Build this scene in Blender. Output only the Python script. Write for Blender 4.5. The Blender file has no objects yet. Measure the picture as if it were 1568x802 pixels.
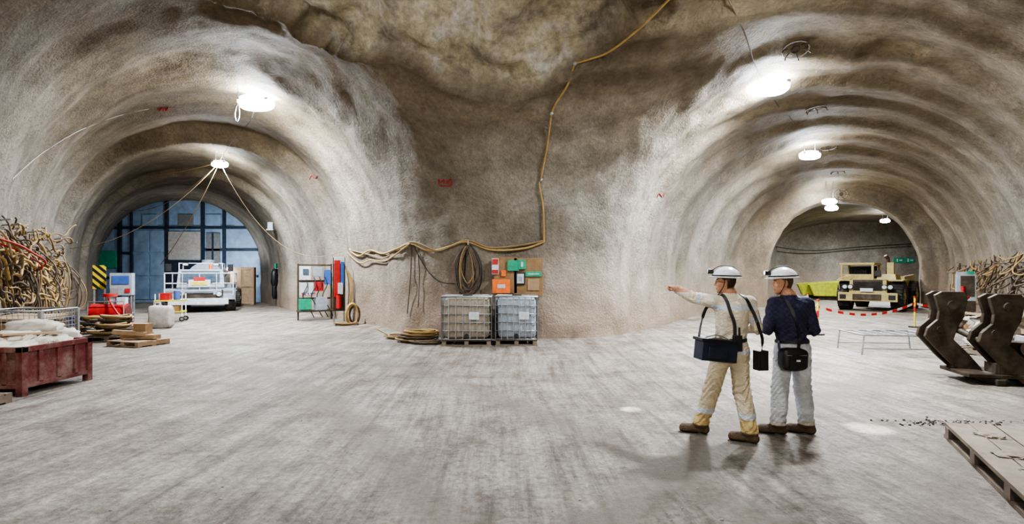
import bpy, math, random
import numpy as np
from mathutils import Vector, Matrix, noise as mnoise
from mathutils.bvhtree import BVHTree
random.seed(7); np.random.seed(7)
scene=bpy.context.scene
COL=scene.collection

# ------------------------------------------------------------------ materials
def new_mat(name):
    m=bpy.data.materials.new(name); m.use_nodes=True
    nt=m.node_tree; b=nt.nodes['Principled BSDF']
    return m,nt,b
def ramp(nt,fac,stops):
    r=nt.nodes.new('ShaderNodeValToRGB'); e=r.color_ramp.elements
    while len(e)<len(stops): e.new(0.5)
    for i,(p,c) in enumerate(stops):
        e[i].position=p; e[i].color=(c[0],c[1],c[2],1)
    nt.links.new(fac,r.inputs[0]); return r.outputs[0]
def tex_noise(nt,vec,scale,detail=4,rough=0.6,dist=0.0):
    n=nt.nodes.new('ShaderNodeTexNoise'); n.inputs['Scale'].default_value=scale
    n.inputs['Detail'].default_value=detail; n.inputs['Roughness'].default_value=rough
    n.inputs['Distortion'].default_value=dist
    if vec is not None: nt.links.new(vec,n.inputs['Vector'])
    return n.outputs['Fac']
def mixc(nt,fac,a,b,mode='MIX'):
    m=nt.nodes.new('ShaderNodeMix'); m.data_type='RGBA'; m.blend_type=mode
    for sock,v in ((m.inputs[0],fac),(m.inputs[6],a),(m.inputs[7],b)):
        if isinstance(v,(int,float)): sock.default_value=v
        elif isinstance(v,(tuple,list)): sock.default_value=(v[0],v[1],v[2],1)
        else: nt.links.new(v,sock)
    return m.outputs[2]
def math_n(nt,op,a,b=0.0,c=None):
    m=nt.nodes.new('ShaderNodeMath'); m.operation=op
    for i,v in enumerate((a,b) if c is None else (a,b,c)):
        if isinstance(v,(int,float)): m.inputs[i].default_value=v
        else: nt.links.new(v,m.inputs[i])
    return m.outputs[0]
def bump(nt,b,h,strength=0.3,dist=0.02,prev=None):
    n=nt.nodes.new('ShaderNodeBump'); n.inputs['Strength'].default_value=strength
    n.inputs['Distance'].default_value=dist; nt.links.new(h,n.inputs['Height'])
    if prev is not None: nt.links.new(prev,n.inputs['Normal'])
    nt.links.new(n.outputs[0],b.inputs['Normal']); return n.outputs[0]
def geo_pos(nt):
    g=nt.nodes.new('ShaderNodeNewGeometry'); return g.outputs['Position']
def mapping(nt,vec,scale=(1,1,1),rot=(0,0,0)):
    m=nt.nodes.new('ShaderNodeMapping'); nt.links.new(vec,m.inputs[0])
    m.inputs['Rotation'].default_value=rot; m.inputs['Scale'].default_value=scale
    return m.outputs[0]
MC={}
def M(name,col,rough=0.6,metal=0.0,var=0.25,scale=6.0,dirt=0.35,bmp=0.1):
    """painted / dusty surface: base colour, mottled, with pale rock dust"""
    if name in MC: return MC[name]
    m,nt,b=new_mat(name); tc=nt.nodes.new('ShaderNodeTexCoord').outputs['Object']
    n1=tex_noise(nt,tc,scale,5,0.65)
    dark=tuple(c*(1-var) for c in col); lite=tuple(min(1,c*(1+var*0.6)) for c in col)
    c1=ramp(nt,n1,[(0.3,dark),(0.7,lite)])
    n2=tex_noise(nt,tc,scale*0.45,6,0.7)
    f=nt.nodes.new('ShaderNodeMapRange'); nt.links.new(n2,f.inputs[0])
    f.inputs[1].default_value=0.45; f.inputs[2].default_value=0.75
    f.inputs[3].default_value=0; f.inputs[4].default_value=dirt
    c2=mixc(nt,f.outputs[0],c1,(0.34,0.29,0.235))
    nt.links.new(c2,b.inputs['Base Color'])
    b.inputs['Roughness'].default_value=rough; b.inputs['Metallic'].default_value=metal
    if bmp>0: bump(nt,b,tex_noise(nt,tc,scale*8,3),bmp,0.01)
    MC[name]=m; return m
def EM(name,col,s):
    if name in MC: return MC[name]
    m,nt,b=new_mat(name); b.inputs['Base Color'].default_value=(*col,1)
    b.inputs['Emission Color'].default_value=(*col,1); b.inputs['Emission Strength'].default_value=s
    MC[name]=m; return m

def shotcrete():
    m,nt,b=new_mat('shotcrete'); p=geo_pos(nt)
    big=tex_noise(nt,p,0.30,5,0.6,0.6)
    mid=tex_noise(nt,p,1.6,6,0.65,0.3)
    fine=tex_noise(nt,p,9,6,0.75)
    rings=tex_noise(nt,mapping(nt,p,(0.16,1.25,0.13)),1.3,5,0.6,0.25)
    c=ramp(nt,big,[(0.30,(0.195,0.170,0.135)),(0.5,(0.262,0.238,0.200)),(0.72,(0.33,0.308,0.272))])
    c2=ramp(nt,mid,[(0.33,(0.68,0.66,0.63)),(0.66,(1.08,1.07,1.06))])
    c=mixc(nt,0.8,c,c2,'MULTIPLY')
    c4=ramp(nt,rings,[(0.36,(0.62,0.59,0.55)),(0.5,(0.97,0.97,0.97)),(0.64,(1.2,1.2,1.2))])
    c=mixc(nt,0.6,c,c4,'MULTIPLY')
    c3=ramp(nt,fine,[(0.34,(0.64,0.62,0.60)),(0.62,(1.12,1.12,1.12))])
    c=mixc(nt,0.75,c,c3,'MULTIPLY')
    sep=nt.nodes.new('ShaderNodeSeparateXYZ'); nt.links.new(p,sep.inputs[0])
    hz=math_n(nt,'ADD',sep.outputs[2],math_n(nt,'MULTIPLY',big,-2.4))
    mr=nt.nodes.new('ShaderNodeMapRange'); nt.links.new(hz,mr.inputs[0])
    mr.inputs[1].default_value=1.5; mr.inputs[2].default_value=-1.2; mr.inputs[3].default_value=0; mr.inputs[4].default_value=0.75
    c=mixc(nt,mr.outputs[0],c,(0.34,0.255,0.19))
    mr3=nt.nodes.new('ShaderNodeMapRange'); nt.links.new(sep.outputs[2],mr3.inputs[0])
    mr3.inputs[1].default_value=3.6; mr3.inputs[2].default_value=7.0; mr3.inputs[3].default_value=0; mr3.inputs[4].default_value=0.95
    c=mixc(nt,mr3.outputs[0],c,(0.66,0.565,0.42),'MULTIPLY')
    at=nt.nodes.new('ShaderNodeAttribute'); at.attribute_name='patch'
    pn=tex_noise(nt,p,0.9,10,0.72,0.0); pn2=tex_noise(nt,p,5.5,6,0.7,0.0)
    pc=ramp(nt,pn,[(0.36,(0.23,0.205,0.17)),(0.46,(0.38,0.34,0.275)),(0.53,(0.46,0.41,0.29)),(0.62,(0.56,0.53,0.48))])
    pc=mixc(nt,0.75,pc,ramp(nt,pn2,[(0.35,(0.55,0.53,0.49)),(0.62,(1.15,1.15,1.15))]),'MULTIPLY')
    c=mixc(nt,at.outputs['Fac'],c,pc)
    nt.links.new(c,b.inputs['Base Color']); b.inputs['Roughness'].default_value=0.72
    b.inputs['Specular IOR Level'].default_value=0.38
    n1=bump(nt,b,mid,0.4,0.12)
    n2=bump(nt,b,fine,0.65,0.05,n1)
    v=nt.nodes.new('ShaderNodeTexVoronoi'); v.inputs['Scale'].default_value=18; nt.links.new(p,v.inputs['Vector'])
    bump(nt,b,v.outputs['Distance'],0.32,0.025,n2)
    return m
def floor_mat():
    m,nt,b=new_mat('dusty_concrete_floor'); p=geo_pos(nt)
    warp=nt.nodes.new('ShaderNodeTexNoise'); warp.inputs['Scale'].default_value=0.10; warp.inputs['Detail'].default_value=1; nt.links.new(p,warp.inputs['Vector'])
    vm=nt.nodes.new('ShaderNodeVectorMath'); vm.operation='MULTIPLY_ADD'; nt.links.new(warp.outputs['Color'],vm.inputs[0]); vm.inputs[1].default_value=(1.6,1.6,0); nt.links.new(p,vm.inputs[2])
    sr=mapping(nt,vm.outputs[0],(4.6,0.30,1),(0,0,math.radians(42)))
    sl=mapping(nt,vm.outputs[0],(3.8,0.30,1),(0,0,math.radians(-52)))
    t1=tex_noise(nt,sr,1.2,9,0.75,0.15); t2=tex_noise(nt,sl,1.1,9,0.75,0.15)
    big=tex_noise(nt,p,0.28,6,0.65,0.8); fine=tex_noise(nt,p,16,6,0.75); mid=tex_noise(nt,p,1.5,10,0.8,0.3)
    c=ramp(nt,big,[(0.3,(0.225,0.187,0.148)),(0.5,(0.315,0.282,0.243)),(0.72,(0.385,0.365,0.34))])
    k1=ramp(nt,t1,[(0.38,(0.58,0.55,0.51)),(0.49,(0.94,0.93,0.92)),(0.60,(1.18,1.18,1.18))])
    k2=ramp(nt,t2,[(0.38,(0.70,0.67,0.63)),(0.50,(0.97,0.97,0.97)),(0.62,(1.12,1.12,1.12))])
    c=mixc(nt,0.85,c,k1,'MULTIPLY'); c=mixc(nt,0.65,c,k2,'MULTIPLY')
    k3=ramp(nt,mid,[(0.38,(0.55,0.51,0.46)),(0.5,(0.97,0.97,0.97)),(0.62,(1.24,1.24,1.24))]); c=mixc(nt,0.9,c,k3,'MULTIPLY')
    k4=ramp(nt,fine,[(0.34,(0.55,0.53,0.50)),(0.60,(1.18,1.18,1.18))]); c=mixc(nt,0.9,c,k4,'MULTIPLY')
    v=nt.nodes.new('ShaderNodeTexVoronoi'); v.inputs['Scale'].default_value=6.5; nt.links.new(p,v.inputs['Vector'])
    sp=ramp(nt,v.outputs['Distance'],[(0.0,(0.40,0.35,0.30)),(0.07,(1,1,1))]); c=mixc(nt,0.7,c,sp,'MULTIPLY')
    sx_=nt.nodes.new('ShaderNodeSeparateXYZ'); nt.links.new(p,sx_.inputs[0])
    for cx,cy,rad in ((14.0,-6.0,14.6),(14.0,-6.0,16.4),(16.0,-9.0,19.8),(-18.0,-5.0,19.5),(-18.0,-5.0,21.5)):
        dx=math_n(nt,'SUBTRACT',sx_.outputs[0],cx); dy=math_n(nt,'SUBTRACT',sx_.outputs[1],cy)
        rr=math_n(nt,'SQRT',math_n(nt,'ADD',math_n(nt,'MULTIPLY',dx,dx),math_n(nt,'MULTIPLY',dy,dy)))
        dd=math_n(nt,'ABSOLUTE',math_n(nt,'SUBTRACT',math_n(nt,'ADD',rr,math_n(nt,'MULTIPLY',mid,0.5)),rad+.25))
        mr=nt.nodes.new('ShaderNodeMapRange'); nt.links.new(dd,mr.inputs[0]); mr.inputs[1].default_value=0.10; mr.inputs[2].default_value=0.30; mr.inputs[3].default_value=1.0; mr.inputs[4].default_value=0.0
        f=math_n(nt,'MULTIPLY',mr.outputs[0],math_n(nt,'MULTIPLY',t1,1.0))
        c=mixc(nt,f,c,(0.21,0.175,0.14))
    nt.links.new(c,b.inputs['Base Color']); b.inputs['Roughness'].default_value=0.6
    b.inputs['Specular IOR Level'].default_value=0.42
    n1=bump(nt,b,t1,0.7,0.07); n2=bump(nt,b,t2,0.5,0.05,n1); n3=bump(nt,b,mid,0.9,0.09,n2); bump(nt,b,fine,0.6,0.02,n3)
    return m
def vcol_mat(name,rough=0.8,bs=70,bstr=0.25,check=False):
    m,nt,b=new_mat(name); a=nt.nodes.new('ShaderNodeAttribute'); a.attribute_name='Col'
    tc=nt.nodes.new('ShaderNodeTexCoord').outputs['Object']
    n=tex_noise(nt,tc,9,6,0.7); k=ramp(nt,n,[(0.3,(0.74,0.72,0.70)),(0.65,(1.06,1.06,1.06))])
    c=mixc(nt,0.9 if bs>50 else 0.25,a.outputs['Color'],k,'MULTIPLY')
    nt.links.new(c,b.inputs['Base Color']); b.inputs['Roughness'].default_value=rough
    b.inputs['Specular IOR Level'].default_value=0.3
    n1=bump(nt,b,tex_noise(nt,mapping(nt,tc,(1,1,1.6)),13,4,0.6,1.4),0.7 if bs>50 else 0.05,0.045)
    bump(nt,b,tex_noise(nt,tc,bs*2,3),bstr,0.004,n1)
    return m
def stripe_mat(name,ca,cb,scale,rot):
    if name in MC: return MC[name]
    m,nt,b=new_mat(name); tc=nt.nodes.new('ShaderNodeTexCoord').outputs['Object']
    w=nt.nodes.new('ShaderNodeTexWave'); w.inputs['Scale'].default_value=scale
    nt.links.new(mapping(nt,tc,(1,1,1),rot),w.inputs['Vector'])
    r=nt.nodes.new('ShaderNodeValToRGB'); r.color_ramp.interpolation='CONSTANT'
    r.color_ramp.elements[0].color=(*ca,1); r.color_ramp.elements[1].color=(*cb,1); r.color_ramp.elements[1].position=0.5
    nt.links.new(w.outputs['Fac'],r.inputs[0]); nt.links.new(r.outputs[0],b.inputs['Base Color'])
    b.inputs['Roughness'].default_value=0.6; MC[name]=m; return m
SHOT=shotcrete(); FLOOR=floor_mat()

# ------------------------------------------------------------------ implicit meshing
def surface_nets(F,o,h):
    sh=np.array(F.shape); cs=sh-1; s=F<0
    ids=[];pos=[];quads=[]
    for a in range(3):
        s0=[slice(None)]*3; s1=[slice(None)]*3; s0[a]=slice(0,-1); s1[a]=slice(1,None)
        I=np.argwhere(s[tuple(s0)]!=s[tuple(s1)])
        b,c=(a+1)%3,(a+2)%3
        k=(I[:,b]>=1)&(I[:,b]<sh[b]-1)&(I[:,c]>=1)&(I[:,c]<sh[c]-1); I=I[k]
        if len(I)==0: continue
        v0=F[tuple(I.T)].astype(float); I1=I.copy(); I1[:,a]+=1; v1=F[tuple(I1.T)].astype(float)
        P=I.astype(float); P[:,a]+=v0/(v0-v1)
        q=[]
        for db,dc in ((0,0),(1,0),(1,1),(0,1)):
            C=I.copy(); C[:,b]-=db; C[:,c]-=dc
            f=(C[:,0]*cs[1]+C[:,1])*cs[2]+C[:,2]; q.append(f); ids.append(f); pos.append(P)
        q=np.stack(q,1); fl=v0>=0; q[fl]=q[fl][:,::-1]; quads.append(q)
    ids=np.concatenate(ids); pos=np.concatenate(pos); quads=np.concatenate(quads)
    u,inv=np.unique(ids,return_inverse=True); inv=inv.ravel()
    cnt=np.bincount(inv); V=np.stack([np.bincount(inv,weights=pos[:,i])/cnt for i in range(3)],1)
    Q=np.searchsorted(u,quads)
    return V*h+np.array(o),Q
def mesh_np(name,V,Q,mats=(),smooth=True):
    me=bpy.data.meshes.new(name); me.from_pydata(V.tolist(),[],Q.tolist())
    me.polygons.foreach_set('use_smooth',np.full(len(me.polygons),smooth)); me.update()
    for m in mats: me.materials.append(m)
    return me
def grid(lo,hi,h):
    ax=[np.arange(lo[i],hi[i]+h,h,dtype=np.float32) for i in range(3)]
    return ax[0][:,None,None],ax[1][None,:,None],ax[2][None,None,:]
def smin(a,b,k):
    h=np.clip(0.5+0.5*(b-a)/k,0,1); return b+(a-b)*h-k*h*(1-h)
def smax(a,b,k): return -smin(-a,-b,k)
def rc(P,a,b,ra,rb):
    a=np.array(a,float);b=np.array(b,float);ba=b-a
    px,py,pz=P[0]-a[0],P[1]-a[1],P[2]-a[2]
    h=np.clip((px*ba[0]+py*ba[1]+pz*ba[2])/ba.dot(ba),0,1)
    return np.sqrt((px-ba[0]*h)**2+(py-ba[1]*h)**2+(pz-ba[2]*h)**2)-(ra+(rb-ra)*h)
def ell(P,c,r):
    x,y,z=(P[0]-c[0]),(P[1]-c[1]),(P[2]-c[2])
    k0=np.sqrt((x/r[0])**2+(y/r[1])**2+(z/r[2])**2)
    k1=np.sqrt((x/r[0]**2)**2+(y/r[1]**2)**2+(z/r[2]**2)**2)+1e-6
    return k0*(k0-1)/k1

# ------------------------------------------------------------------ the cavern
def xcL(y): return -12.3-0.71*(y-20)
def xcR(y): return 8.9+0.66*(y-14)
HS=0.15
X,Y,Z=grid((-30,-8.5,-0.5),(38,43.5,8.6),HS)
def norm(F):
    g=np.gradient(F,HS); n=np.sqrt(g[0]**2+g[1]**2+g[2]**2); return F/np.maximum(n,0.25/6)
def tunnel(dx,w,h,zc,p):
    a=np.abs(dx)/w; b=np.maximum(Z-zc,0)/(h-zc)
    return norm(((a**p+b**p)**(1/p)-1).astype(np.float32))
def saw(y,per,amp):
    t=(y/per)%1.0; return amp*(np.minimum(t/0.75,(1-t)/0.25)-0.5)
y1=Y
wL=np.interp(y1,[0,19.6,20.0,24.5,24.7,33],[5.6,5.6,5.2,5.25,4.9,5.0])+np.where(y1<19.6,0.09*np.sin(y1*2.0),0)
hL=np.interp(y1,[0,19.6,20.0,24.5,24.7,33],[7.45,7.4,6.8,6.8,6.35,6.2])+np.where(y1<19.6,0.09*np.sin(y1*2.0),0)
rib=np.where(y1<26.4,saw(y1,1.75,0.22)+0.05*np.sin(y1*1.3),0)
wR=np.interp(y1,[0,15,22,26.4,26.6,30],[6.1,6.1,5.85,5.2,4.1,4.1])+rib
hR=np.interp(y1,[0,13,20,25,26.4,26.6,30],[7.1,7.0,6.75,6.35,6.2,5.55,5.55])+rib*0.7
FL=tunnel(X-xcL(Y),wL,hL,1.7,2.15); FL=np.maximum(FL,np.maximum(Y-31.7,5.0-Y))
FR=tunnel(X-xcR(Y),wR,hR,1.5,2.15); FR=np.maximum(FR,np.maximum(Y-28.0,5.0-Y))
xr=20.0+0.66*(Y-27.7)
FB=tunnel(X-xr,7.8,6.0,2.6,3.0); FB=np.maximum(FB,np.maximum(Y-41.8,27.9-Y))
FC=((np.abs(X-0.8)/11.6)**2.4+(np.abs(Y-3.0)/10.6)**3.0+(np.maximum(Z-1.5,0)/6.1)**2.6-1).astype(np.float32)
FC=norm(FC)
F=smin(FC,smin(FL,FR,0.7),1.3); F=np.minimum(F,FB)
V,Q=surface_nets(F,(-30,-8.5,-0.5),HS); Q=Q[:,::-1]
del F,FL,FR,FB,FC
tmp=mesh_np('tmp',V,Q)
vn=np.empty(len(V)*3,dtype=np.float32); tmp.vertex_normals.foreach_get('vector',vn); vn=vn.reshape(-1,3)
patch=np.zeros(len(V),np.float32)
for i in range(len(V)):
    v=Vector(V[i]); 
    if v.z<-0.2: continue
    q=0.6 if v.y>15 else 1.0
    d=q*0.12*mnoise.fractal(v*0.55,1.0,2.0,3)+q*0.03*mnoise.fractal(v*2.3+Vector((9,3,1)),1.0,2.0,2)
    if v.z>4.6 and 6.5<v.y<13.5 and abs(v.x)<9:
        wob=0.26*mnoise.fractal(v*0.6,1.0,2.0,4)
        e=math.sqrt(((v.x+2.1)/4.1)**2+((v.y-9.7)/2.1)**2)+wob-0.03*(v.x+2.2)
        k=max(0.0,min(1.0,(1.0-e)/0.04)); patch[i]=k
        d+=k*(0.30*mnoise.fractal(v*1.1,1.0,2.0,5)-0.38)
        rim=math.exp(-((e-1.05)/0.06)**2); d+=0.16*rim
    V[i]+=vn[i]*d
bpy.data.meshes.remove(tmp)
full=mesh_np('shell_full',V,Q)
full.vertex_normals.foreach_get('vector',(buf:=np.empty(len(V)*3,dtype=np.float32))); VN=buf.reshape(-1,3)
bvh=BVHTree.FromPolygons(V.tolist(),Q.tolist())
cen=V[Q].mean(1)
top=cen[:,2]>4.4
sx=cen[:,0]; sy=cen[:,1]
cl=xcL(sy); cr_=xcR(sy)
left=(~top)&(sx<np.where(sy>5,cl,0.8)); right=(~top)&(sx>np.where(sy>5,cr_,0.8))
back=(~top)&(sy<0)
left&=~back; right&=~back
pil=~(top|left|right|back)
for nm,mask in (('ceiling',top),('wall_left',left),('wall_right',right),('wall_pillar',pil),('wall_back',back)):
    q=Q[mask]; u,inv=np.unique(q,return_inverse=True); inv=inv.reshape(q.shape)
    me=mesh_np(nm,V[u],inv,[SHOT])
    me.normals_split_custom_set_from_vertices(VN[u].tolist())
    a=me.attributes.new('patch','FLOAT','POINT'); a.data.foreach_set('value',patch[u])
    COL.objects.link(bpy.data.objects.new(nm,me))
def wallhit(o,d):
    r=bvh.ray_cast(Vector(o),Vector(d).normalized()); return r[0],r[1]
EYE=Vector((0,0,1.7))
def S(a,b,off=0.03):
    """wall point behind image pixel offsets a across, b up (1/784 tangents) cast from the camera"""
    l,n=wallhit(EYE,(a/784,1,b/784)); return l+n*off
def lwx(y,z): return wallhit((xcL(y),y,z),(-1,0,0))[0].x
def rwx(y,z): return wallhit((xcR(y),y,z),(1,0,0))[0].x
def pwx(y,z): return wallhit((xcL(y),y,z),(1,0,0))[0].x
def pwy(x,z): return wallhit((x,8,z),(0,1,0))[0].y

# ------------------------------------------------------------------ builder
def catmull(pts,n=8,closed=False):
    P=[Vector(p) for p in pts]; out=[]; m=len(P)
    rng=range(m) if closed else range(m-1)
    for i in rng:
        if closed: p0,p1,p2,p3=P[i-1],P[i],P[(i+1)%m],P[(i+2)%m]
        else: p0,p1,p2,p3=P[max(i-1,0)],P[i],P[i+1],P[min(i+2,m-1)]
        for j in range(n):
            t=j/n; out.append(0.5*((2*p1)+(p2-p0)*t+(2*p0-5*p1+4*p2-p3)*t*t+(3*p1-p0-3*p2+p3)*t**3))
    if not closed: out.append(P[-1])
    return out
class B:
    def __init__(s,name): s.name=name; s.v=[];s.f=[];s.m=[];s.sm=[];s.mats=[];s.T=Matrix.Identity(4)
    def mi(s,m):
        if m not in s.mats: s.mats.append(m)
        return s.mats.index(m)
    def add(s,vs,fs,m,smooth=False):
        o=len(s.v); s.v+=[tuple(s.T@Vector(v)) for v in vs]; k=s.mi(m)
        for f in fs: s.f.append([o+i for i in f]); s.m.append(k); s.sm.append(smooth)
    def box(s,c,d,m,rot=(0,0,0),tap=(1,1)):
        R=Matrix.Rotation(rot[2],3,'Z')@Matrix.Rotation(rot[1],3,'Y')@Matrix.Rotation(rot[0],3,'X')
        vs=[]
        for z in (-.5,.5):
            tx,ty=(tap if z>0 else (1,1))
            for x,y in ((-.5,-.5),(.5,-.5),(.5,.5),(-.5,.5)):
                vs.append(Vector(c)+R@Vector((x*d[0]*tx,y*d[1]*ty,z*d[2])))
        s.add(vs,[(3,2,1,0),(4,5,6,7),(0,1,5,4),(1,2,6,5),(2,3,7,6),(3,0,4,7)],m)
    def cyl(s,a,b,r0,m,r1=None,n=20,caps=True):
        r1=r0 if r1 is None else r1; a=Vector(a);b=Vector(b);t=(b-a).normalized()
        u=t.orthogonal().normalized(); w=t.cross(u); vs=[]
        for p,r in ((a,r0),(b,r1)):
            for i in range(n):
                th=2*math.pi*i/n; vs.append(p+u*math.cos(th)*r+w*math.sin(th)*r)
        s.add(vs,[(i,(i+1)%n,n+(i+1)%n,n+i) for i in range(n)],m,True)
        if caps:
            s.add(vs,[tuple(range(n-1,-1,-1)),tuple(range(n,2*n))],m)
    def tube(s,pts,r,m,n=8,closed=False,nrm=None,flat=None):
        P=[Vector(p) for p in pts]; k=len(P)
        if k<2: return
        vs=[]; u=None
        for i in range(k):
            if closed: t=(P[(i+1)%k]-P[i-1])
            else: t=P[min(i+1,k-1)]-P[max(i-1,0)]
            t=t.normalized() if t.length>1e-9 else Vector((0,0,1))
            if nrm is not None: u=Vector(nrm[i]); u=(u-t*u.dot(t)).normalized()
            elif u is None: u=t.orthogonal().normalized()
            else:
                u=(u-t*u.dot(t)); u=u.normalized() if u.length>1e-6 else t.orthogonal().normalized()
            w=t.cross(u)
            ra,rb=(flat[1]/2,flat[0]/2) if flat else (r,r)
            for j in range(n):
                th=2*math.pi*(j+.5)/n; vs.append(P[i]+u*math.cos(th)*ra+w*math.sin(th)*rb)
        fs=[]
        for i in range(k if closed else k-1):
            i2=(i+1)%k
            for j in range(n): fs.append((i*n+j,i*n+(j+1)%n,i2*n+(j+1)%n,i2*n+j))
        s.add(vs,fs,m,not flat)
        if not closed: s.add(vs,[tuple(range(n-1,-1,-1)),tuple(range((k-1)*n,k*n))],m)
    def prism(s,prof,o,ax,ay,th,m):
        """profile polygon in plane (ax,ay) at o, extruded +-th/2 along normal"""
        o=Vector(o);ax=Vector(ax);ay=Vector(ay);n=ax.cross(ay).normalized(); k=len(prof)
        vs=[o+ax*x+ay*y-n*th/2 for x,y in prof]+[o+ax*x+ay*y+n*th/2 for x,y in prof]
        s.add(vs,[tuple(range(k-1,-1,-1)),tuple(range(k,2*k))]+[(i,(i+1)%k,k+(i+1)%k,k+i) for i in range(k)],m)
    def blob(s,c,r,m,seed=0,amp=0.15,e=1.0,rot=0,nu=22,nv=12,freq=2.2):
        vs=[]; c=Vector(c); R=Matrix.Rotation(rot,3,'Z')
        for i in range(nv+1):
            ph=-math.pi/2+math.pi*i/nv
            for j in range(nu):
                th=2*math.pi*j/nu
                f=lambda t:math.copysign(abs(t)**e,t)
                d=Vector((f(math.cos(ph))*f(math.cos(th)),f(math.cos(ph))*f(math.sin(th)),f(math.sin(ph))))
                k=1+amp*mnoise.fractal(d*freq+Vector((seed*3.1,seed,0)),1.0,2.0,3)
                vs.append(c+R@Vector((d.x*r[0]*k,d.y*r[1]*k,d.z*r[2]*k)))
        s.add(vs,[(i*nu+j,i*nu+(j+1)%nu,(i+1)*nu+(j+1)%nu,(i+1)*nu+j) for i in range(nv) for j in range(nu)],m,True)
    def wheel(s,c,ax,R,w,tyre,hub):
        c=Vector(c);ax=Vector(ax).normalized(); u=ax.orthogonal().normalized(); x=ax.cross(u)
        prof=[(R*.55,-w*.45),(R*.88,-w*.5),(R*.97,-w*.4),(R,-w*.2),(R,w*.2),(R*.97,w*.4),(R*.88,w*.5),(R*.55,w*.45)]
        n=28; vs=[];k=len(prof)
        for i in range(n):
            th=2*math.pi*i/n; dd=u*math.cos(th)+x*math.sin(th)
            for r,a in prof: vs.append(c+dd*r+ax*a)
        s.add(vs,[(i*k+j,i*k+(j+1)%k,((i+1)%n)*k+(j+1)%k,((i+1)%n)*k+j) for i in range(n) for j in range(k)],tyre,True)
        for i in range(n):
            th=2*math.pi*i/n; dd=u*math.cos(th)+x*math.sin(th); p=c+dd*R*0.985
            q=ax.cross(dd)
            s.add([p+ax*a*w*.46+q*b*R*.05+dd*h*R*.05 for h in (-1,1) for a,b in ((-1,-1),(1,-1),(1,1),(-1,1))],
                  [(3,2,1,0),(4,5,6,7),(0,1,5,4),(1,2,6,5),(2,3,7,6),(3,0,4,7)],tyre)
        s.cyl(c-ax*w*.42,c+ax*w*.42,R*.56,hub,n=24); s.cyl(c-ax*w*.5,c+ax*w*.5,R*.2,hub,n=12)
        for i in range(8):
            th=2*math.pi*i/8; dd=u*math.cos(th)+x*math.sin(th)
            s.cyl(c+dd*R*.38-ax*w*.45,c+dd*R*.38+ax*w*.45,R*.04,tyre,n=6)
    def finish(s,loc=(0,0,0),rz=0,bevel=0.0,parent=None):
        me=bpy.data.meshes.new(s.name); me.from_pydata(s.v,[],s.f)
        for m in s.mats: me.materials.append(m)
        me.polygons.foreach_set('material_index',s.m); me.polygons.foreach_set('use_smooth',s.sm); me.update()
        ob=bpy.data.objects.new(s.name,me); COL.objects.link(ob); ob.location=loc; ob.rotation_euler=(0,0,rz)
        if bevel>0:
            bm=ob.modifiers.new('bev','BEVEL'); bm.width=bevel; bm.segments=2; bm.limit_method='ANGLE'; bm.angle_limit=math.radians(50)
            bm.harden_normals=False
        if parent: ob.parent=parent
        return ob

# materials
STEEL=M('galvanised_steel',(0.40,0.41,0.42),0.45,0.7)
DSTEEL=M('dark_weathered_steel',(0.060,0.043,0.028),0.6,0.35,dirt=0.3)
BLACK=M('black_plastic',(0.012,0.012,0.015),0.5,0,dirt=0.05)
NAVYB=M('dark_navy_bag_fabric',(0.012,0.017,0.035),0.6,0,dirt=0.05)
RUBBER=M('tyre_rubber',(0.03,0.028,0.025),0.85,0,dirt=0.3)
WHITE=M('white_paint',(0.50,0.53,0.56),0.45,0,dirt=0.3)
RED=M('red_paint',(0.42,0.02,0.02),0.45,0,dirt=0.15)
DRED=M('rusty_red_paint',(0.13,0.028,0.024),0.65,0.1,dirt=0.55)
BLUE=M('blue_paint',(0.04,0.11,0.34),0.5,0,dirt=0.2)
GREEN=M('green_paint',(0.015,0.30,0.17),0.5,0,dirt=0.05)
ORANGE=M('orange_plastic',(0.80,0.18,0.03),0.5,0,dirt=0.03)
YEL=M('yellow_paint',(0.62,0.50,0.05),0.5,0,dirt=0.25)
LIME=M('lime_yellow_paint',(0.55,0.60,0.05),0.5,0,dirt=0.12)
WOOD=M('raw_timber',(0.33,0.22,0.13),0.8,0,dirt=0.4,scale=4)
PLY=M('plywood',(0.34,0.235,0.14),0.8,0,dirt=0.2)
GWOOD=M('dusty_grey_timber',(0.17,0.130,0.095),0.85,0,dirt=0.35,scale=5)
CARD=M('cardboard',(0.27,0.17,0.085),0.85,0,dirt=0.1)
CREAM=M('olive_yellow_machine_paint',(0.42,0.34,0.13),0.5,0,dirt=0.35)
GREYP=M('grey_machine_paint',(0.31,0.35,0.39),0.45,0.1,dirt=0.3)
GLASS=M('dark_glass',(0.08,0.11,0.14),0.12,0,dirt=0.15,bmp=0)
HOSE=M('tan_hose',(0.28,0.19,0.09),0.7,0,dirt=0.25)
YHOSE=M('yellow_ochre_hose',(0.40,0.27,0.095),0.65,0,dirt=0.2)
BHOSE=M('brown_grey_hose',(0.11,0.078,0.052),0.75,0,dirt=0.35)
CABLE=M('black_cable',(0.02,0.02,0.02),0.6,0,dirt=0.2)
SACK=M('white_woven_sack',(0.44,0.40,0.34),0.85,0,dirt=0.5,var=.2)
IBCB=M('ibc_plastic_brown',(0.27,0.235,0.18),0.4,0,dirt=0.4)
IBCW=M('ibc_plastic_bluish',(0.30,0.35,0.41),0.4,0,dirt=0.3)
PBLUE=M('door_blue_panel',(0.25,0.34,0.46),0.5,0.1,dirt=0.15,scale=2)
DFRAME=M('door_dark_frame',(0.03,0.045,0.07),0.5,0.3,dirt=0.1)
CONC=M('precast_concrete',(0.36,0.33,0.30),0.85,0,dirt=0.3)
LENS=EM('headlamp_lens',(0.9,0.95,1.0),3)
SPRAY=M('red_spray_paint',(0.35,0.03,0.03),0.8,0,dirt=0.0)
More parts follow.
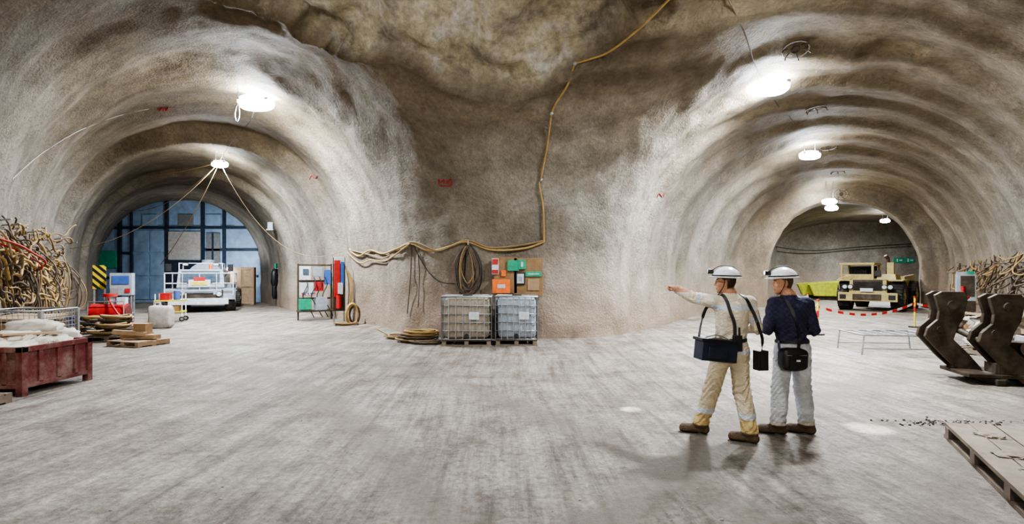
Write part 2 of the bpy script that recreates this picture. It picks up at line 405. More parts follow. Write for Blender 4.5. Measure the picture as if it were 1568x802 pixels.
WSPRAY=M('white_chalk_paint',(0.45,0.43,0.39),0.8,0,dirt=0.0)

# ------------------------------------------------------------------ floor
fb=B('floor')
fb.add([(-31,-9,0),(38,-9,0),(38,44,0),(-31,44,0),(-31,-9,-.3),(38,-9,-.3),(38,44,-.3),(-31,44,-.3)],
       [(0,1,2,3),(7,6,5,4),(0,4,5,1),(1,5,6,2),(2,6,7,3),(3,7,4,0)],FLOOR)
fb.finish()

# ------------------------------------------------------------------ lamps
LAMP=EM('led_emitter',(0.85,0.92,1.0),150)
def flood(name,x,y,z,power,size=1.0,spread=180,up_w=0.16,col=(0.88,0.935,1.0)):
    up=wallhit((x,y,z-0.3),(0,0,1))[0]
    b=B(name); zt=up.z+0.05
    b.box((0,0,0.12),(0.66*size,0.36*size,0.08),STEEL)
    b.blob((0,0,0.06),(.38*size,.22*size,.16*size),LAMP,amp=0,e=.75,nu=24,nv=12)
    for i in range(7): b.box((-.24*size+i*.08*size,0,0.18),(0.015,0.3*size,0.05),STEEL)
    for sx_ in (-1,1):
        b.cyl((sx_*.2*size,0,0.14),(sx_*.2*size,0,zt-z),0.012,STEEL,n=8)
    b.box((0,0,zt-z-0.03),(0.5*size,0.12,0.03),STEEL)
    o=b.finish((x,y,z))
    ld=bpy.data.lights.new(name+'_light','AREA'); ld.energy=power; ld.color=col
    ld.shape='RECTANGLE'; ld.size=0.5; ld.size_y=0.3; ld.spread=math.radians(spread)
    lo=bpy.data.objects.new(name+'_light',ld); COL.objects.link(lo); lo.parent=o; lo.location=(0,0,-0.13*size)
    if up_w>0:
        ld=bpy.data.lights.new(name+'_glow','POINT'); ld.energy=power*up_w; ld.color=col; ld.shadow_soft_size=0.12
        lo=bpy.data.objects.new(name+'_glow',ld); COL.objects.link(lo); lo.parent=o; lo.location=(0,0,-0.28)
    return o
flood('floodlight',-7.85,15.7,6.9,1500,1.4)
flood('floodlight',-12.1,21.2,6.2,1150,0.85,col=(.82,.9,1))
flood('floodlight',6.75,13.5,6.6,1400,1.4)
flood('floodlight',11.4,19.6,6.2,850,1.0)
flood('floodlight',15.75,25.4,5.25,340,0.9,col=(1,.88,.7))
flood('floodlight',18.1,29.0,5.4,300,0.9)
flood('floodlight',25.5,35.0,5.3,1300,0.8)
flood('floodlight',5.1,8.4,6.8,1000,1.0,165,0.02)
flood('floodlight',0.5,2.6,7.2,80,1.0,165,0.05)  # weak overhead fill, added out of frame for floor and backs
flood('floodlight',-5.0,5.5,6.7,400,1.0,165,0.05)  # out-of-frame fill added to brighten the left foreground
def fill_flood(x,z,power,tilt,rz=0):  # added fill on the unseen rear wall, brightens pillar and men's backs
    yb_=wallhit((x,0,z),(0,-1,0))[0].y
    b=B('added_fill_flood'); b.box((0,.02,0),(.6,.12,.4),STEEL); b.box((0,.09,0),(.54,.02,.34),LAMP); b.cyl((0,-.35,0),(0,0,0),.03,STEEL); o=b.finish((x,yb_+.3,z),rz)
    l=bpy.data.lights.new('added_fill_flood_beam','AREA'); l.shape='RECTANGLE'; l.size=.5; l.size_y=.3; l.energy=power; l.color=(1,.90,.76)
    q=bpy.data.objects.new('added_fill_flood_beam',l); COL.objects.link(q); q.parent=o; q.location=(0,.13,0); q.rotation_euler=(math.radians(90+tilt),0,0)
fill_flood(-1.5,3.6,850,15)
def pool_spot(x,y,ang,p):  # out-of-frame ceiling spot, added to throw a small light pool on the floor
    zc=wallhit((x,y,3),(0,0,1))[0].z
    b=B('added_pool_spot'); b.cyl((0,0,0),(0,0,-.22),.07,BLACK,r1=.09); b.cyl((0,0,.06),(0,0,0),.03,STEEL); o=b.finish((x,y,zc))
    l=bpy.data.lights.new('added_pool_spot_beam','SPOT'); l.energy=p; l.spot_size=math.radians(ang); l.spot_blend=.9; l.shadow_soft_size=.02; l.color=(.85,1,.97)
    q=bpy.data.objects.new('added_pool_spot_beam',l); COL.objects.link(q); q.parent=o; q.location=(0,0,-.24)
pool_spot(3.93,5.65,4.4,13000); pool_spot(1.5,6.45,2.5,13000)

# ------------------------------------------------------------------ left bulkhead door
b=B('door_1')
w,h=5.4,6.5; arch=[(-w,-0.1)]
for i in range(0,25):
    t=math.pi-math.pi*i/24; arch.append((w*math.copysign(abs(math.cos(t))**.93,math.cos(t)),1.7+(h-1.7)*abs(math.sin(t))**.93))
arch.append((w,-0.1))
b.prism(arch,(0,0,0),(1,0,0),(0,0,1),0.1,PBLUE)
for x in (-3.4,-2.7,-0.55,1.65,2.95): 
    zt=1.7+(h-1.7)*math.sqrt(max(0,1-(x/w)**2)); b.box((x,-.12,zt/2),(0.16 if x!=-2.7 else .05,.16,zt),DFRAME)
for z,x0,x1 in ((4.55,-4.6,4.6),(3.0,-5.2,-2.7),(1.5,-5.2,-2.7),(3.2,1.65,5),(1.6,1.65,5)):
    b.box(((x0+x1)/2,-.12,z),(x1-x0,.14,.14),DFRAME)
for x0 in (-2.6,-1.6): 
    for z0 in (.15,1.6,3.05): b.box((x0+.48,-.09,z0+.68),(.88,.08,1.3),PBLUE)
b.box((0.55,-.16,3.45),(1.95,.06,1.7),CONC); b.box((0.55,-.13,1.5),(2.0,.1,2.1),DFRAME)
b.box((2.3,-.15,2.9),(.8,.08,2.6),STEEL); b.box((2.3,-.2,2.9),(.1,.08,2.6),DFRAME)
b.box((-4.2,-.2,2.6),(1.3,.1,1.0),GREEN)
for x in (-4.2,-1.6,.6,2.3,4.0): b.box((x,-.1,5.0),(.9,.06,.7),STEEL if x in(.6,) else PBLUE)
b.tube([(x,-.08,z) for x,z in arch],0.12,DFRAME,n=6)
b.finish((-20.5,31.35,0),0)

b=B('plywood_crate'); b.box((0,0,1.05),(1.35,.7,2.1),PLY)
for x in (-.6,0,.6): b.box((x,-.37,1.05),(.1,.04,2.1),WOOD)
for z in (.1,1.05,2.0): b.box((0,-.37,z),(1.35,.05,.1),WOOD)
b.finish((-15.1,28.6,0),math.radians(18),0.01)

# ------------------------------------------------------------------ service truck (left)
b=B('tunnel_service_truck')
for sx_ in (-1,1):
    b.wheel((sx_*1.15,-1.55,.48),(1,0,0),.48,.42,RUBBER,GREYP); b.wheel((sx_*1.15,1.7,.48),(1,0,0),.48,.42,RUBBER,GREYP)
    b.box((sx_*1.15,-1.55,1.02),(.5,1.15,.08),GREYP); b.box((sx_*1.15,-2.13,.8),(.5,.06,.5),GREYP)
b.box((0,0,.62),(1.6,5.0,.35),DSTEEL)
b.box((0,-2.0,.72),(1.8,.9,.6),GREYP,tap=(.95,.9)); b.box((0,-2.52,.5),(2.3,.16,.28),WHITE)
for i in range(7): b.box((0,-2.46,.62+i*.05),(1.1,.03,.02),BLACK)
for sx_ in (-1,1):
    b.cyl((sx_*.78,-2.5,.82),(sx_*.78,-2.6,.82),.1,WHITE,n=16); b.cyl((sx_*.78,-2.45,.82),(sx_*.78,-2.57,.82),.13,DSTEEL,n=16)
b.box((0,-1.35,1.45),(1.9,1.3,.95),GREYP,tap=(.92,.85)); b.box((0,-1.98,1.6),(1.5,.06,.5),GLASS,rot=(-.1,0,0))
b.box((0,-1.9,1.25),(1.7,.12,.1),BLUE); b.box((0,-2.38,1.5),(.45,.03,.16),RED); b.box((0,-2.37,1.3),(.85,.03,.32),WHITE); b.box((0,-2.39,1.3),(.6,.02,.16),YEL)
b.cyl((0,-.5,1.5),(0,2.4,1.5),.78,GREYP,n=28); b.cyl((0,.6,2.2),(0,.6,2.42),.3,GREYP); b.box((0,1,1.0),(2.2,3.0,.4),GREYP)
for sx_ in (-1,1):
    pts=[(sx_*1.32,-2.35,.75),(sx_*1.32,-2.35,1.75),(sx_*1.32,-.6,1.75),(sx_*1.32,-.6,.9)]
    b.tube(pts,.03,WHITE,6); b.tube([(sx_*1.32,-2.35,1.3),(sx_*1.32,-.6,1.3)],.025,WHITE,6)
    b.box((sx_*1.2,-2.2,2.0),(.22,.06,.32),BLACK); b.tube([(sx_*.95,-1.9,1.6),(sx_*1.2,-2.2,2.0)],.015,BLACK,6)
b.tube([(-1.32,-2.35,1.75),(1.32,-2.35,1.75)],.03,WHITE,6); b.tube([(-1.32,-2.35,1.3),(-.5,-2.35,1.3)],.025,WHITE,6); b.tube([(1.32,-2.35,1.3),(.5,-2.35,1.3)],.025,WHITE,6)
for x in (-.66,0,.66): b.tube([(x,-2.35,.8),(x,-2.35,1.75)],.02,WHITE,6)
for sx_ in (-1,1):
    b.tube([(sx_*.85,-1.9,1.9),(sx_*.85,-1.9,2.2),(sx_*.85,-.9,2.2),(sx_*.85,-.9,1.9)],.025,WHITE,6)
    b.box((sx_*.6,-1.9,2.15),(.24,.12,.14),BLACK); b.box((sx_*.6,-1.97,2.15),(.2,.02,.1),WHITE)
b.tube([(-.85,-1.9,2.2),(.85,-1.9,2.2)],.025,WHITE,6)
b.cyl((.3,-1.2,1.95),(.3,-1.2,2.15),.07,ORANGE)
b.box((0,2.62,1.9),(.35,.1,.2),BLACK)
tr=b.finish((-14.9,25.0,0),math.radians(24),0.012)
l=bpy.data.lights.new('added_door_fill_light','AREA'); l.energy=260; l.size=.4; l.color=(.8,.9,1)  # hidden light added behind the truck to brighten the bulkhead door
o=bpy.data.objects.new('added_door_fill_light',l); COL.objects.link(o); o.parent=tr; o.location=(0,2.72,1.9); o.rotation_euler=(math.radians(100),0,0)

# ------------------------------------------------------------------ dump loader (right)
b=B('underground_dump_loader')
for sx_ in (-1,1):
    b.wheel((sx_*1.05,-1.15,.68),(1,0,0),.68,.5,RUBBER,CREAM); b.wheel((sx_*1.05,2.1,.68),(1,0,0),.68,.5,RUBBER,CREAM)
    b.box((sx_*1.02,-1.1,1.42),(.55,1.3,.07),CREAM)
b.box((0,-1.3,1.0),(1.5,1.4,.85),CREAM,tap=(.95,.95)); b.box((0,-2.05,.66),(2.3,.2,.4),CREAM); b.box((0,-2.18,.66),(1.1,.06,.26),DSTEEL)
for x in (-.95,.95): b.box((x,-2.17,.66),(.25,.05,.2),BLACK)
for i in range(8): b.box((0,-2.04,1.0+i*.05),(1.05,.04,.022),BLACK)
b.box((0,-2.0,1.2),(1.15,.04,.5),DSTEEL)
for x in (-.88,-.66,.66,.88): b.cyl((x,-2.02,1.12),(x,-2.12,1.12),.09,WHITE,n=14); b.cyl((x,-2.0,1.12),(x,-2.09,1.12),.12,BLACK,n=14)
b.box((-.50,-.9,2.2),(1.4,1.5,.1),CREAM)
for x in (-1.12,.12):
    for y in (-1.58,-.22): b.box((x,y,1.82),(.09,.09,.75),CREAM)
b.box((-.50,-1.5,1.56),(1.2,.08,.3),CREAM); b.box((-.5,-.4,1.8),(1.15,.05,.6),BLACK); b.box((-.50,-.6,1.65),(.5,.5,.5),BLACK)
b.tube([(-.5+.18*math.cos(t*math.pi/8),-1.2,1.78+.18*math.sin(t*math.pi/8)) for t in range(16)],.02,BLACK,6,closed=True)
b.box((.62,-.9,1.58),(.75,1.2,.26),CREAM,tap=(.9,.9)); b.cyl((.5,-.4,1.7),(.5,-.4,2.45),.08,DSTEEL); b.cyl((.5,-.4,2.45),(.42,-.5,2.6),.08,DSTEEL)
b.box((.75,-1.2,1.95),(.26,.26,.6),CREAM); b.box((.3,-1.55,1.75),(.25,.1,.25),BLACK)
b.box((0,.4,.85),(.9,1.4,.6),DSTEEL)
for sx_ in (-1,1): b.prism([(0.6,1.0),(3.6,1.15),(4.0,1.6),(3.4,1.7),(.6,1.6)],(sx_*.95,0,0),(0,1,0),(0,0,1),.08,CREAM)
b.box((0,2.2,1.1),(1.9,3.0,.12),CREAM); b.box((0,.65,1.3),(1.9,.08,.6),CREAM)
b.box((0,-2.2,.98),(.5,.03,.16),WHITE); b.tube([(-1.1,-2.1,1.0),(-1.15,-2.1,1.5),(-.6,-1.7,1.7)],.02,CREAM,6)
b.finish((17.9,25.1,0),math.radians(-46),0.015)

for (x,y,rz,L) in ((22.3,36.5,-.45,3.4),(21.9,34.6,-.45,3.2)):
    b=B('tipping_skip')
    b.prism([(-L/2+.3,.25),(L/2-.5,.25),(L/2,1.25),(-L/2,1.0)],(0,-.75,0),(1,0,0),(0,0,1),.06,LIME)
    b.prism([(-L/2+.3,.25),(L/2-.5,.25),(L/2,1.25),(-L/2,1.0)],(0,.75,0),(1,0,0),(0,0,1),.06,LIME)
    b.box((0,0,.27),(L-.8,1.5,.06),LIME); b.box((-L/2+.15,0,.62),(.06,1.5,.8),LIME,rot=(0,-.37,0)); b.box((L/2-.25,0,.75),(.06,1.5,1.1),LIME,rot=(0,.46,0))
    for i in range(6): b.box((-L/2+.5+i*(L-1)/5,-.8,.65),(.07,.06,.75),LIME)
    for s_ in(-1,1): b.box((0,s_*.5,.12),(L-1,.12,.24),DSTEEL); b.box((0,s_*.76,1.13),(L,.08,.08),LIME,rot=(0,-.073,0))
    b.finish((x,y,0),rz,0.01)
for i,(x,z) in enumerate(((31.5,2.85),(32.4,2.85))):
    yy=wallhit((x,36,z),(0,1,0))[0].y
    b=B('exit_sign'); b.box((0,-.06,0),(.75,.05,.42),GREEN); b.box((-.15,-.09,0),(.12,.02,.25),WHITE); b.box((.15,-.09,0),(.22,.02,.1),WHITE); b.finish((x,yy,z))
b=B('service_cable')
b.tube(catmull([(20.5,41,4.0),(24,41,3.6),(28,41,3.9),(33,41,4.2)],8),.04,CABLE,6); b.finish()

# ------------------------------------------------------------------ IBC totes
def ibc(x,y,tank,w=1.18,rz=0):
    b=B('ibc_tote')
    d=1.0
    for px in (-w/2+.06,0,w/2-.06): b.box((px,0,.06),(.1,d,.1),GWOOD)
    for py in (-.42,-.2,0,.2,.42): b.box((0,py,.13),(w,.12,.025),GWOOD)
    b.box((0,-.46,.015),(w,.1,.03),GWOOD); b.box((0,.46,.015),(w,.1,.03),GWOOD)
    b.blob((0,0,.66),(w/2-.035,d/2-.035,.5),tank,seed=x,amp=.015,e=.22,nu=48,nv=24)
    for i in range(4): b.box((0,-d/2+.045,.35+i*.2),(w*.8,.03,.05),tank)
    b.cyl((0,0,1.14),(0,0,1.2),.12,BLACK); b.cyl((0,-d/2+.05,.24),(0,-d/2-.03,.24),.05,BLACK)
    b.box((.18,-d/2-.012,.72),(.24,.012,.18),WHITE)
    r=.013
    for z in (.16,.36,.56,.76,.96,1.17):
        b.tube([(-w/2,-d/2,z),(w/2,-d/2,z),(w/2,d/2,z),(-w/2,d/2,z)],r if z<1.1 else .02,STEEL,6,closed=True)
    for i in range(8):
        xx=-w/2+i*w/7
        for yy in (-d/2,d/2): b.tube([(xx,yy,.15),(xx,yy,1.17)],r,STEEL,6)
    for i in range(7):
        yy=-d/2+i*d/6
        for xx in (-w/2,w/2): b.tube([(xx,yy,.15),(xx,yy,1.17)],r,STEEL,6)
    for yy in (-.18,.18): b.tube([(-w/2,yy,1.17),(w/2,yy,1.17)],.014,STEEL,6)
    b.finish((x,y,0),rz)
ibc(-1.09,12.62,IBCB,1.18,.02); ibc(.12,12.68,IBCW,1.0,-.03)

yb=min(pwy(.1,1.5),pwy(.1,2.0))-.1
b=B('notice_board')
b.box((.45,0,1.6),(.75,.04,1.0),CARD); b.box((-.15,.0,1.65),(.6,.04,.95),CARD)
b.box((-.42,-.05,1.88),(.18,.05,.42),WHITE); b.box((-.42,-.08,2.0),(.16,.02,.14),RED); b.box((-.42,-.08,1.74),(.16,.02,.1),RED)
b.box((.05,-.05,1.9),(.3,.08,.28),GREEN); b.box((.28,-.06,1.93),(.2,.08,.25),GREEN); b.box((.28,-.11,1.93),(.05,.02,.14),WHITE)
b.box((-.26,-.07,1.36),(.46,.16,.36),ORANGE); b.box((-.26,-.16,1.36),(.2,.01,.1),WHITE)
b.box((.24,-.05,1.56),(.24,.04,.32),BLACK); b.box((.24,-.08,1.56),(.18,.02,.25),WHITE); b.box((.24,-.095,1.56),(.1,.01,.12),IBCW)
b.box((.58,-.05,1.68),(.42,.03,.13),GREEN); b.box((.58,-.07,1.68),(.3,.01,.03),WHITE)
b.box((-.2,-.05,1.7),(.12,.03,.16),ORANGE); b.box((.58,-.04,1.4),(.3,.02,.3),PLY)
b.finish((-.02,yb-.06,0.03),0,.004)

def coil(b,c,R,n,r,m,axis='z',jit=.06):
    pts=[];k=22
    for i in range(n*k):
        t=2*math.pi*i/k; rr=R*(1+jit*math.sin(i*.37)+jit*math.sin(i*.113+2)); zz=r+ (i/(n*k))*r*2.2*max(1,n*.35)+r*.5*math.sin(i*.7)
        pts.append((c[0]+rr*math.cos(t),c[1]+rr*math.sin(t)*.8,c[2]+zz) if axis=='z' else
                   (c[0]+rr*.55*math.cos(t),c[1]-zz,c[2]+rr*math.sin(t)))
    b.tube(pts,r,m,6)
b=B('hanging_hose_bundle'); yy=pwy(-1.15,2.0)
for i in range(13):
    x0=-1.15+random.uniform(-.06,.06); zb=random.uniform(1.0,1.5); wd=random.uniform(.12,.42)
    pts=[(x0,yy-.14,2.45),(x0-wd*.8,yy-.12-random.random()*.1,2.0),(x0-wd*.7,yy-.13,zb+.25),(x0,yy-.15,zb),(x0+wd*.7,yy-.12,zb+.3),(x0+wd*.7,yy-.13,2.0)]
    b.tube(catmull(pts,7,True),.02,random.choice([BHOSE,HOSE,BHOSE,CABLE]),6,closed=True)
b.cyl((-1.15,yy+.1,2.5),(-1.15,yy-.2,2.5),.02,STEEL); b.tube([(-1.15,yy-.2,2.5),(-1.15,yy-.2,2.6)],.015,STEEL,6)
b.finish()
b=B('hose_coil')
for k in range(4): coil(b,(-2.4+.05*k,13.0-.04*k,k*.07),.46-.03*k,3,.024,[HOSE,BHOSE,HOSE,YHOSE][k],jit=.1)
coil(b,(-2.1,12.6,0),.34,4,.02,BHOSE,jit=.12); coil(b,(-3.0,13.6,0),.32,4,.022,HOSE,jit=.12)
b.tube(catmull([(-3.1,13.5,.02),(-3.6,14.6,.02),(-3.9,15.2,.03),(-4.2,15.9,.02)],8),.02,HOSE,6); b.finish()

def surf_path(image_offsets,off=.04):  # image pixel offsets, each cast from the camera onto the shell
    return [S(a,c,off) for a,c in image_offsets]
b=B('yellow_air_hose')
pts=surf_path([(300,480),(270,450),(238,420),(195,378),(150,342),(120,328),(98,322)])
b.tube(catmull(pts,8),.024,YHOSE,8)
pts=surf_path([(98,322),(84,292),(66,262),(60,245),(54,200),(45,150),(42,138),(48,100),(49,50)])
b.tube(catmull(pts,8),.024,YHOSE,8)
pts=surf_path([(49,50),(20,40),(-30,37),(-70,50),(-95,42),(-125,36),(-152,47),(-172,40),(-195,32),(-215,37),(-232,28),(-246,37)],.06)
b.tube(catmull(pts,8),.03,YHOSE,8)
pts=surf_path([(49,52),(15,45),(-35,41),(-70,52),(-110,36),(-152,50),(-190,26),(-215,30),(-246,38)],.08)
b.tube(catmull(pts,8),.022,HOSE,8)
pts=surf_path([(-152,48),(-170,34),(-190,20),(-212,22),(-230,18),(-248,34)],.09)
b.tube(catmull(pts,8),.022,YHOSE,8)
for a,c in ((98,322),(60,248),(45,145),(-70,51),(-152,48),(-246,38)):
    p=S(a,c,.04); b.blob(p,(.05,.05,.05),STEEL,amp=0,nu=10,nv=6)
b.finish()
b=B('wall_cable')
b.tube(catmull(surf_path([(-152,47),(-153,0),(-158,-60)],.05),8),.014,BHOSE,6)
b.tube(catmull(surf_path([(-143,47),(-140,0),(-142,-50)],.05),8),.012,BHOSE,6)
b.tube(catmull(surf_path([(-150,47),(-130,10),(-110,-10),(-80,-15)],.05),8),.012,CABLE,6)
b.tube(catmull(surf_path([(-70,51),(-72,0),(-80,-30)],.05),8),.012,CABLE,6)
b.finish()
b=B('ceiling_cable')
b.tube(catmull(surf_path([(310,480),(330,425),(356,370),(372,320),(388,292)],.03),8),.012,BHOSE,6)
b.tube(catmull([Vector((6.75,13.5,6.8))]+surf_path([(405,262),(428,238),(450,190)],.03)+[Vector((11.4,19.6,6.35))],8),.012,CABLE,6); b.finish()
b=B('ceiling_cable')
b.tube(catmull([Vector((-7.85,15.7,6.98)),(-8.4,16.4,6.6),(-10.2,18.6,6.5),(-12.1,21.2,6.4)],8),.010,CABLE,6)
pc=Vector((-12.1,21.2,6.35))
def drape(b,a,c,sag,r,m):
    a=Vector(a);c=Vector(c); b.tube([a.lerp(c,t/20)-Vector((0,0,sag*4*(t/20)*(1-t/20))) for t in range(21)],r,m,6)
drape(b,pc,S(-600,100,.05),.7,.013,HOSE); drape(b,pc,S(-680,40,.05),.8,.012,HOSE)
drape(b,pc,S(-565,152,.05),.1,.012,YHOSE); drape(b,pc,S(-250,40,.05),1.6,.012,HOSE); drape(b,pc,(-17.5,25.5,2.2),.3,.014,HOSE)
b.finish()
b=B('hanging_cable_loop'); b.tube(catmull([(-8.25,15.4,6.85),(-8.33,15.4,6.62),(-8.34,15.4,6.45),(-8.28,15.4,6.30),(-8.21,15.4,6.45),(-8.21,15.4,6.65)],6,True),.02,CONC,6,closed=True); b.cyl((-8.25,15.4,6.85),(-8.25,15.4,7.4),.008,CABLE,n=6); b.finish()

for a,c in ((434,345),(466,255),(484,195),(499,158),(504,123)):
    l,nn=wallhit(EYE,(a/784,1,c/784))
    b=B('ceiling_anchor_plate'); k=0.30
    b.tube([(k*math.cos(t*math.pi/8),k*.8*math.sin(t*math.pi/8),-.03) for t in range(16)],.014,CONC,6,closed=True)
    b.cyl((0,0,.03),(0,0,-.03),.10,DSTEEL,n=8)
    for t in range(6):
        x,y=k*math.cos(t*math.pi/3),k*.8*math.sin(t*math.pi/3)
        b.tube([(x*.5,y*.5,.02),(x,y,-.05),(x*1.12,y*1.12,-.12)],.012,DSTEEL,6)
    o=b.finish(l); o.rotation_euler=Vector((0,0,-1)).rotation_difference(nn).to_euler()
def marks(a,c,s,strokes,mat=SPRAY):
    b=B('red_survey_mark')
    for st in strokes: 
        b.tube(catmull([S(a+x*s,c+y*s,.012) for x,y in st],4),.014,mat,6)
    b.finish()
marks(-112,138,1,[[(0,0),(0,8),(4,3),(8,8),(8,0)],[(12,0),(12,7)],[(16,0),(16,7),(20,7),(20,0),(16,0)],[(2,-2),(20,-3)]])
marks(-540,250,1,[[(0,0),(5,6),(8,0)],[(10,1),(14,6)],[(-4,3),(14,4)]])
marks(-310,146,1,[[(0,0),(4,6),(7,1)],[(9,1),(12,5)]]); marks(222,118,1,[[(0,0),(3,6),(7,1)],[(9,1),(11,6)]])
b=B('chalk_line'); b.tube(catmull(surf_path([(-766,146),(-720,186),(-660,222),(-600,244),(-556,254)],.01),8),.012,WSPRAY,6); b.finish()

# ------------------------------------------------------------------ left wall hoses
b=B('wall_hung_hoses')
for i in range(84):
    y0=random.uniform(10.5,16.5); y1_=y0+random.uniform(.6,2.6); z0=random.uniform(1.1,3.1); z1=z0+random.uniform(-.7,.35); sag=random.uniform(.05,.7)
    off=random.uniform(.08,.3); out=random.uniform(0,.8); P=[]; tw=random.choice((0,0,1))
    for t in range(15):
        k=t/14; yy=y0+(y1_-y0)*k; zz=max(.15,z0+(z1-z0)*k-4*sag*k*(1-k)+.08*math.sin(t*1.1+i))
        P.append((lwx(yy,zz)+off+out*(k if tw else math.sin(k*math.pi))+.06*math.sin(t*.9+i),yy,zz))
    b.tube(catmull(P,3),random.choice([.02,.026,.034]),random.choice([HOSE,YHOSE,BHOSE,HOSE,BHOSE,YHOSE]),7)
for i in range(30):
    y0=random.uniform(12.5,19.8); z0=random.uniform(1.8,2.6); L=random.uniform(1.0,2.0); wd=random.uniform(.2,.55); off=random.uniform(.1,.6)
    x=lwx(y0,1.6)+off
    b.tube(catmull([(x,y0,z0),(x+wd*.8,y0+wd*.6,z0-L*.5),(x+wd*.5,y0+wd*.6,z0-L),(x-.02,y0-wd*.4,z0-L*.95),(x-.03,y0-wd*.6,z0-L*.5)],6,True),.024,random.choice([BHOSE,HOSE,BHOSE]),6,closed=True)
for sh in (0,.09):
    P=[(lwx(y,2.2)+.5+sh+.5*math.sin(y*1.1),y,2.15-.35*math.sin((y-12)*.8)+sh) for y in np.linspace(11,16,10)]
    b.tube(catmull(P,4),.024,RED,7)
for y in np.linspace(10.5,20,10):
    x=lwx(y,2.9); b.cyl((x-.1,y,2.9),(x+.45,y,2.95),.02,STEEL,n=8)
b.finish()
b=B('wall_hung_hoses')
for i in range(52):
    y0=random.uniform(14,22.0); y1_=y0+random.uniform(.8,2.4); z0=random.uniform(1.0,2.4); sag=random.uniform(.2,.9); off=random.uniform(.08,.6); out=random.uniform(0,.7); P=[]
    for t in range(12):
        k=t/11; yy=min(y0+(y1_-y0)*k,25); zz=max(.12,z0-4*sag*k*(1-k)); P.append((rwx(yy,zz)-off-out*math.sin(k*3.1)-.04*math.sin(t+i),yy,zz))
    b.tube(catmull(P,3),random.choice([.02,.024,.028]),random.choice([HOSE,BHOSE,BHOSE,YHOSE,BHOSE]),6)
for y in np.linspace(14,23,7):
    x=rwx(y,2.4); b.cyl((x-.3,y,0),(x-.3,y,2.2),.03,DSTEEL,n=8); b.cyl((x+.1,y,2.1),(x-.4,y,2.1),.02,STEEL,n=8)
b.finish()

# ------------------------------------------------------------------ left equipment
def pallet(name,x,y,rz,w=1.2,d=.8,mat=GWOOD,top=True):
    b=B(name)
    for px in (-w/2+.05,0,w/2-.05): b.box((px,0,.065),(.1,d,.085),mat)
    n_=7
    for i in range(n_):
        b.box((0,-d/2+.05+i*(d-.1)/(n_-1),.12),(w+random.uniform(-.02,.02),.1,.022),mat,rot=(0,0,random.uniform(-.01,.01)))
    for py in (-d/2+.05,0,d/2-.05): b.box((0,py,.012),(w,.1,.022),mat)
    return b
b=pallet('pallet_with_hose',-0,0,0,1.3,.9)
for k,(cx,cy,R) in enumerate(((-.15,0,.42),(.1,.05,.38),(.0,-.1,.35),(-.05,.05,.32),(.0,.0,.3))): coil(b,(cx,cy,.13+k*.1),R,3,.032,(HOSE,BHOSE,HOSE,BHOSE,HOSE)[k],jit=.1)
b.finish((-10.25,13.3,0),.15)
b=pallet('pallet_with_timber',0,0,0,1.0,.8,WOOD)
b.box((0,0,.2),(.9,.12,.1),WOOD,rot=(0,0,.2)); b.box((.05,.2,.2),(.8,.12,.1),WOOD,rot=(0,0,-.15)); b.box((0,.1,.36),(.3,.25,.3),CARD,rot=(0,0,.3)); b.box((-.1,-.15,.3),(.7,.1,.1),WOOD,rot=(0,.1,.5))
b.finish((-9.0,12.35,0),-.3,.004)
b=B('plastic_canister'); b.blob((0,0,.36),(.32,.24,.36),CONC,e=.35,amp=.06,nu=30,nv=16); b.cyl((.1,0,.70),(.1,0,.78),.07,BLACK); b.tube([(-.2,0,.70),(-.2,0,.80),(-.02,0,.80),(-.02,0,.70)],.025,CONC,8); b.finish((-11.1,16.2,0),.3)
b=B('striped_warning_board'); b.box((0,0,1.6),(.38,.04,.85),stripe_mat('hazard_stripes',(0.6,0.48,0.03),(0.01,0.01,0.01),1.7,(0,math.radians(45),0)))
for x in (-.15,.15): b.box((x,.04,1.0),(.05,.04,2.0),STEEL)
b.box((0,.04,.02),(.6,.5,.04),STEEL); b.finish((-14.75,18.3,0),.5,.004)
b=B('control_cabinet'); b.box((0,0,1.35),(.65,.4,.8),GREYP); b.box((0,-.22,1.5),(.5,.03,.3),BLUE); b.box((-.18,-.22,1.12),(.25,.03,.2),STEEL); b.box((.2,-.22,1.12),(.15,.03,.15),RED)
for x in(-.3,.3):
    for y in (-.16,.16): b.box((x,y,.46),(.05,.05,.92),STEEL)
b.box((0,0,.3),(.62,.38,.04),STEEL); b.box((.0,0,.55),(.5,.3,.35),BLUE)
for x in (-.2,0,.2): b.tube(catmull([(x,-.15,1.0),(x+.1,-.35,.6),(x-.1,-.4,.2),(x+.2,-.5,.03)],6),.02,CABLE,6)
b.finish((-14.0,18.4,0),.4,.006)
b=B('drum_pump')
b.cyl((-.5,0,.42),(.5,0,.42),.3,RED,n=28); b.cyl((-.54,0,.42),(-.5,0,.42),.24,DRED); b.cyl((.5,0,.42),(.54,0,.42),.24,DRED)
b.box((0,0,.1),(1.1,.6,.1),DSTEEL); b.cyl((0,0,.7),(0,0,.95),.14,STEEL); b.cyl((0,0,.95),(0,0,1.05),.2,RED); b.box((.35,0,.8),(.25,.25,.25),WHITE)
b.tube(catmull([(0,-.1,.9),(.2,-.4,.7),(.5,-.5,.3),(.9,-.5,.05),(1.3,-.3,.04)],8),.03,RED,8); b.tube([(-.5,-.32,.05),(-.5,-.32,.8),(.5,-.32,.8),(.5,-.32,.05)],.02,STEEL,8)
for x in (-.4,.4): b.wheel((x,-.36,.16),(0,1,0),.16,.1,RUBBER,STEEL)
b.finish((-13.5,17.2,0),.3,.005)
b=B('bucket'); b.cyl((0,0,.02),(0,0,.38),.17,BLUE,r1=.22,caps=False); b.cyl((0,0,.02),(0,0,.03),.17,BLUE); b.tube([(.22*math.cos(t*math.pi/12),.22*math.sin(t*math.pi/12),.38) for t in range(24)],.012,BLUE,6,closed=True)
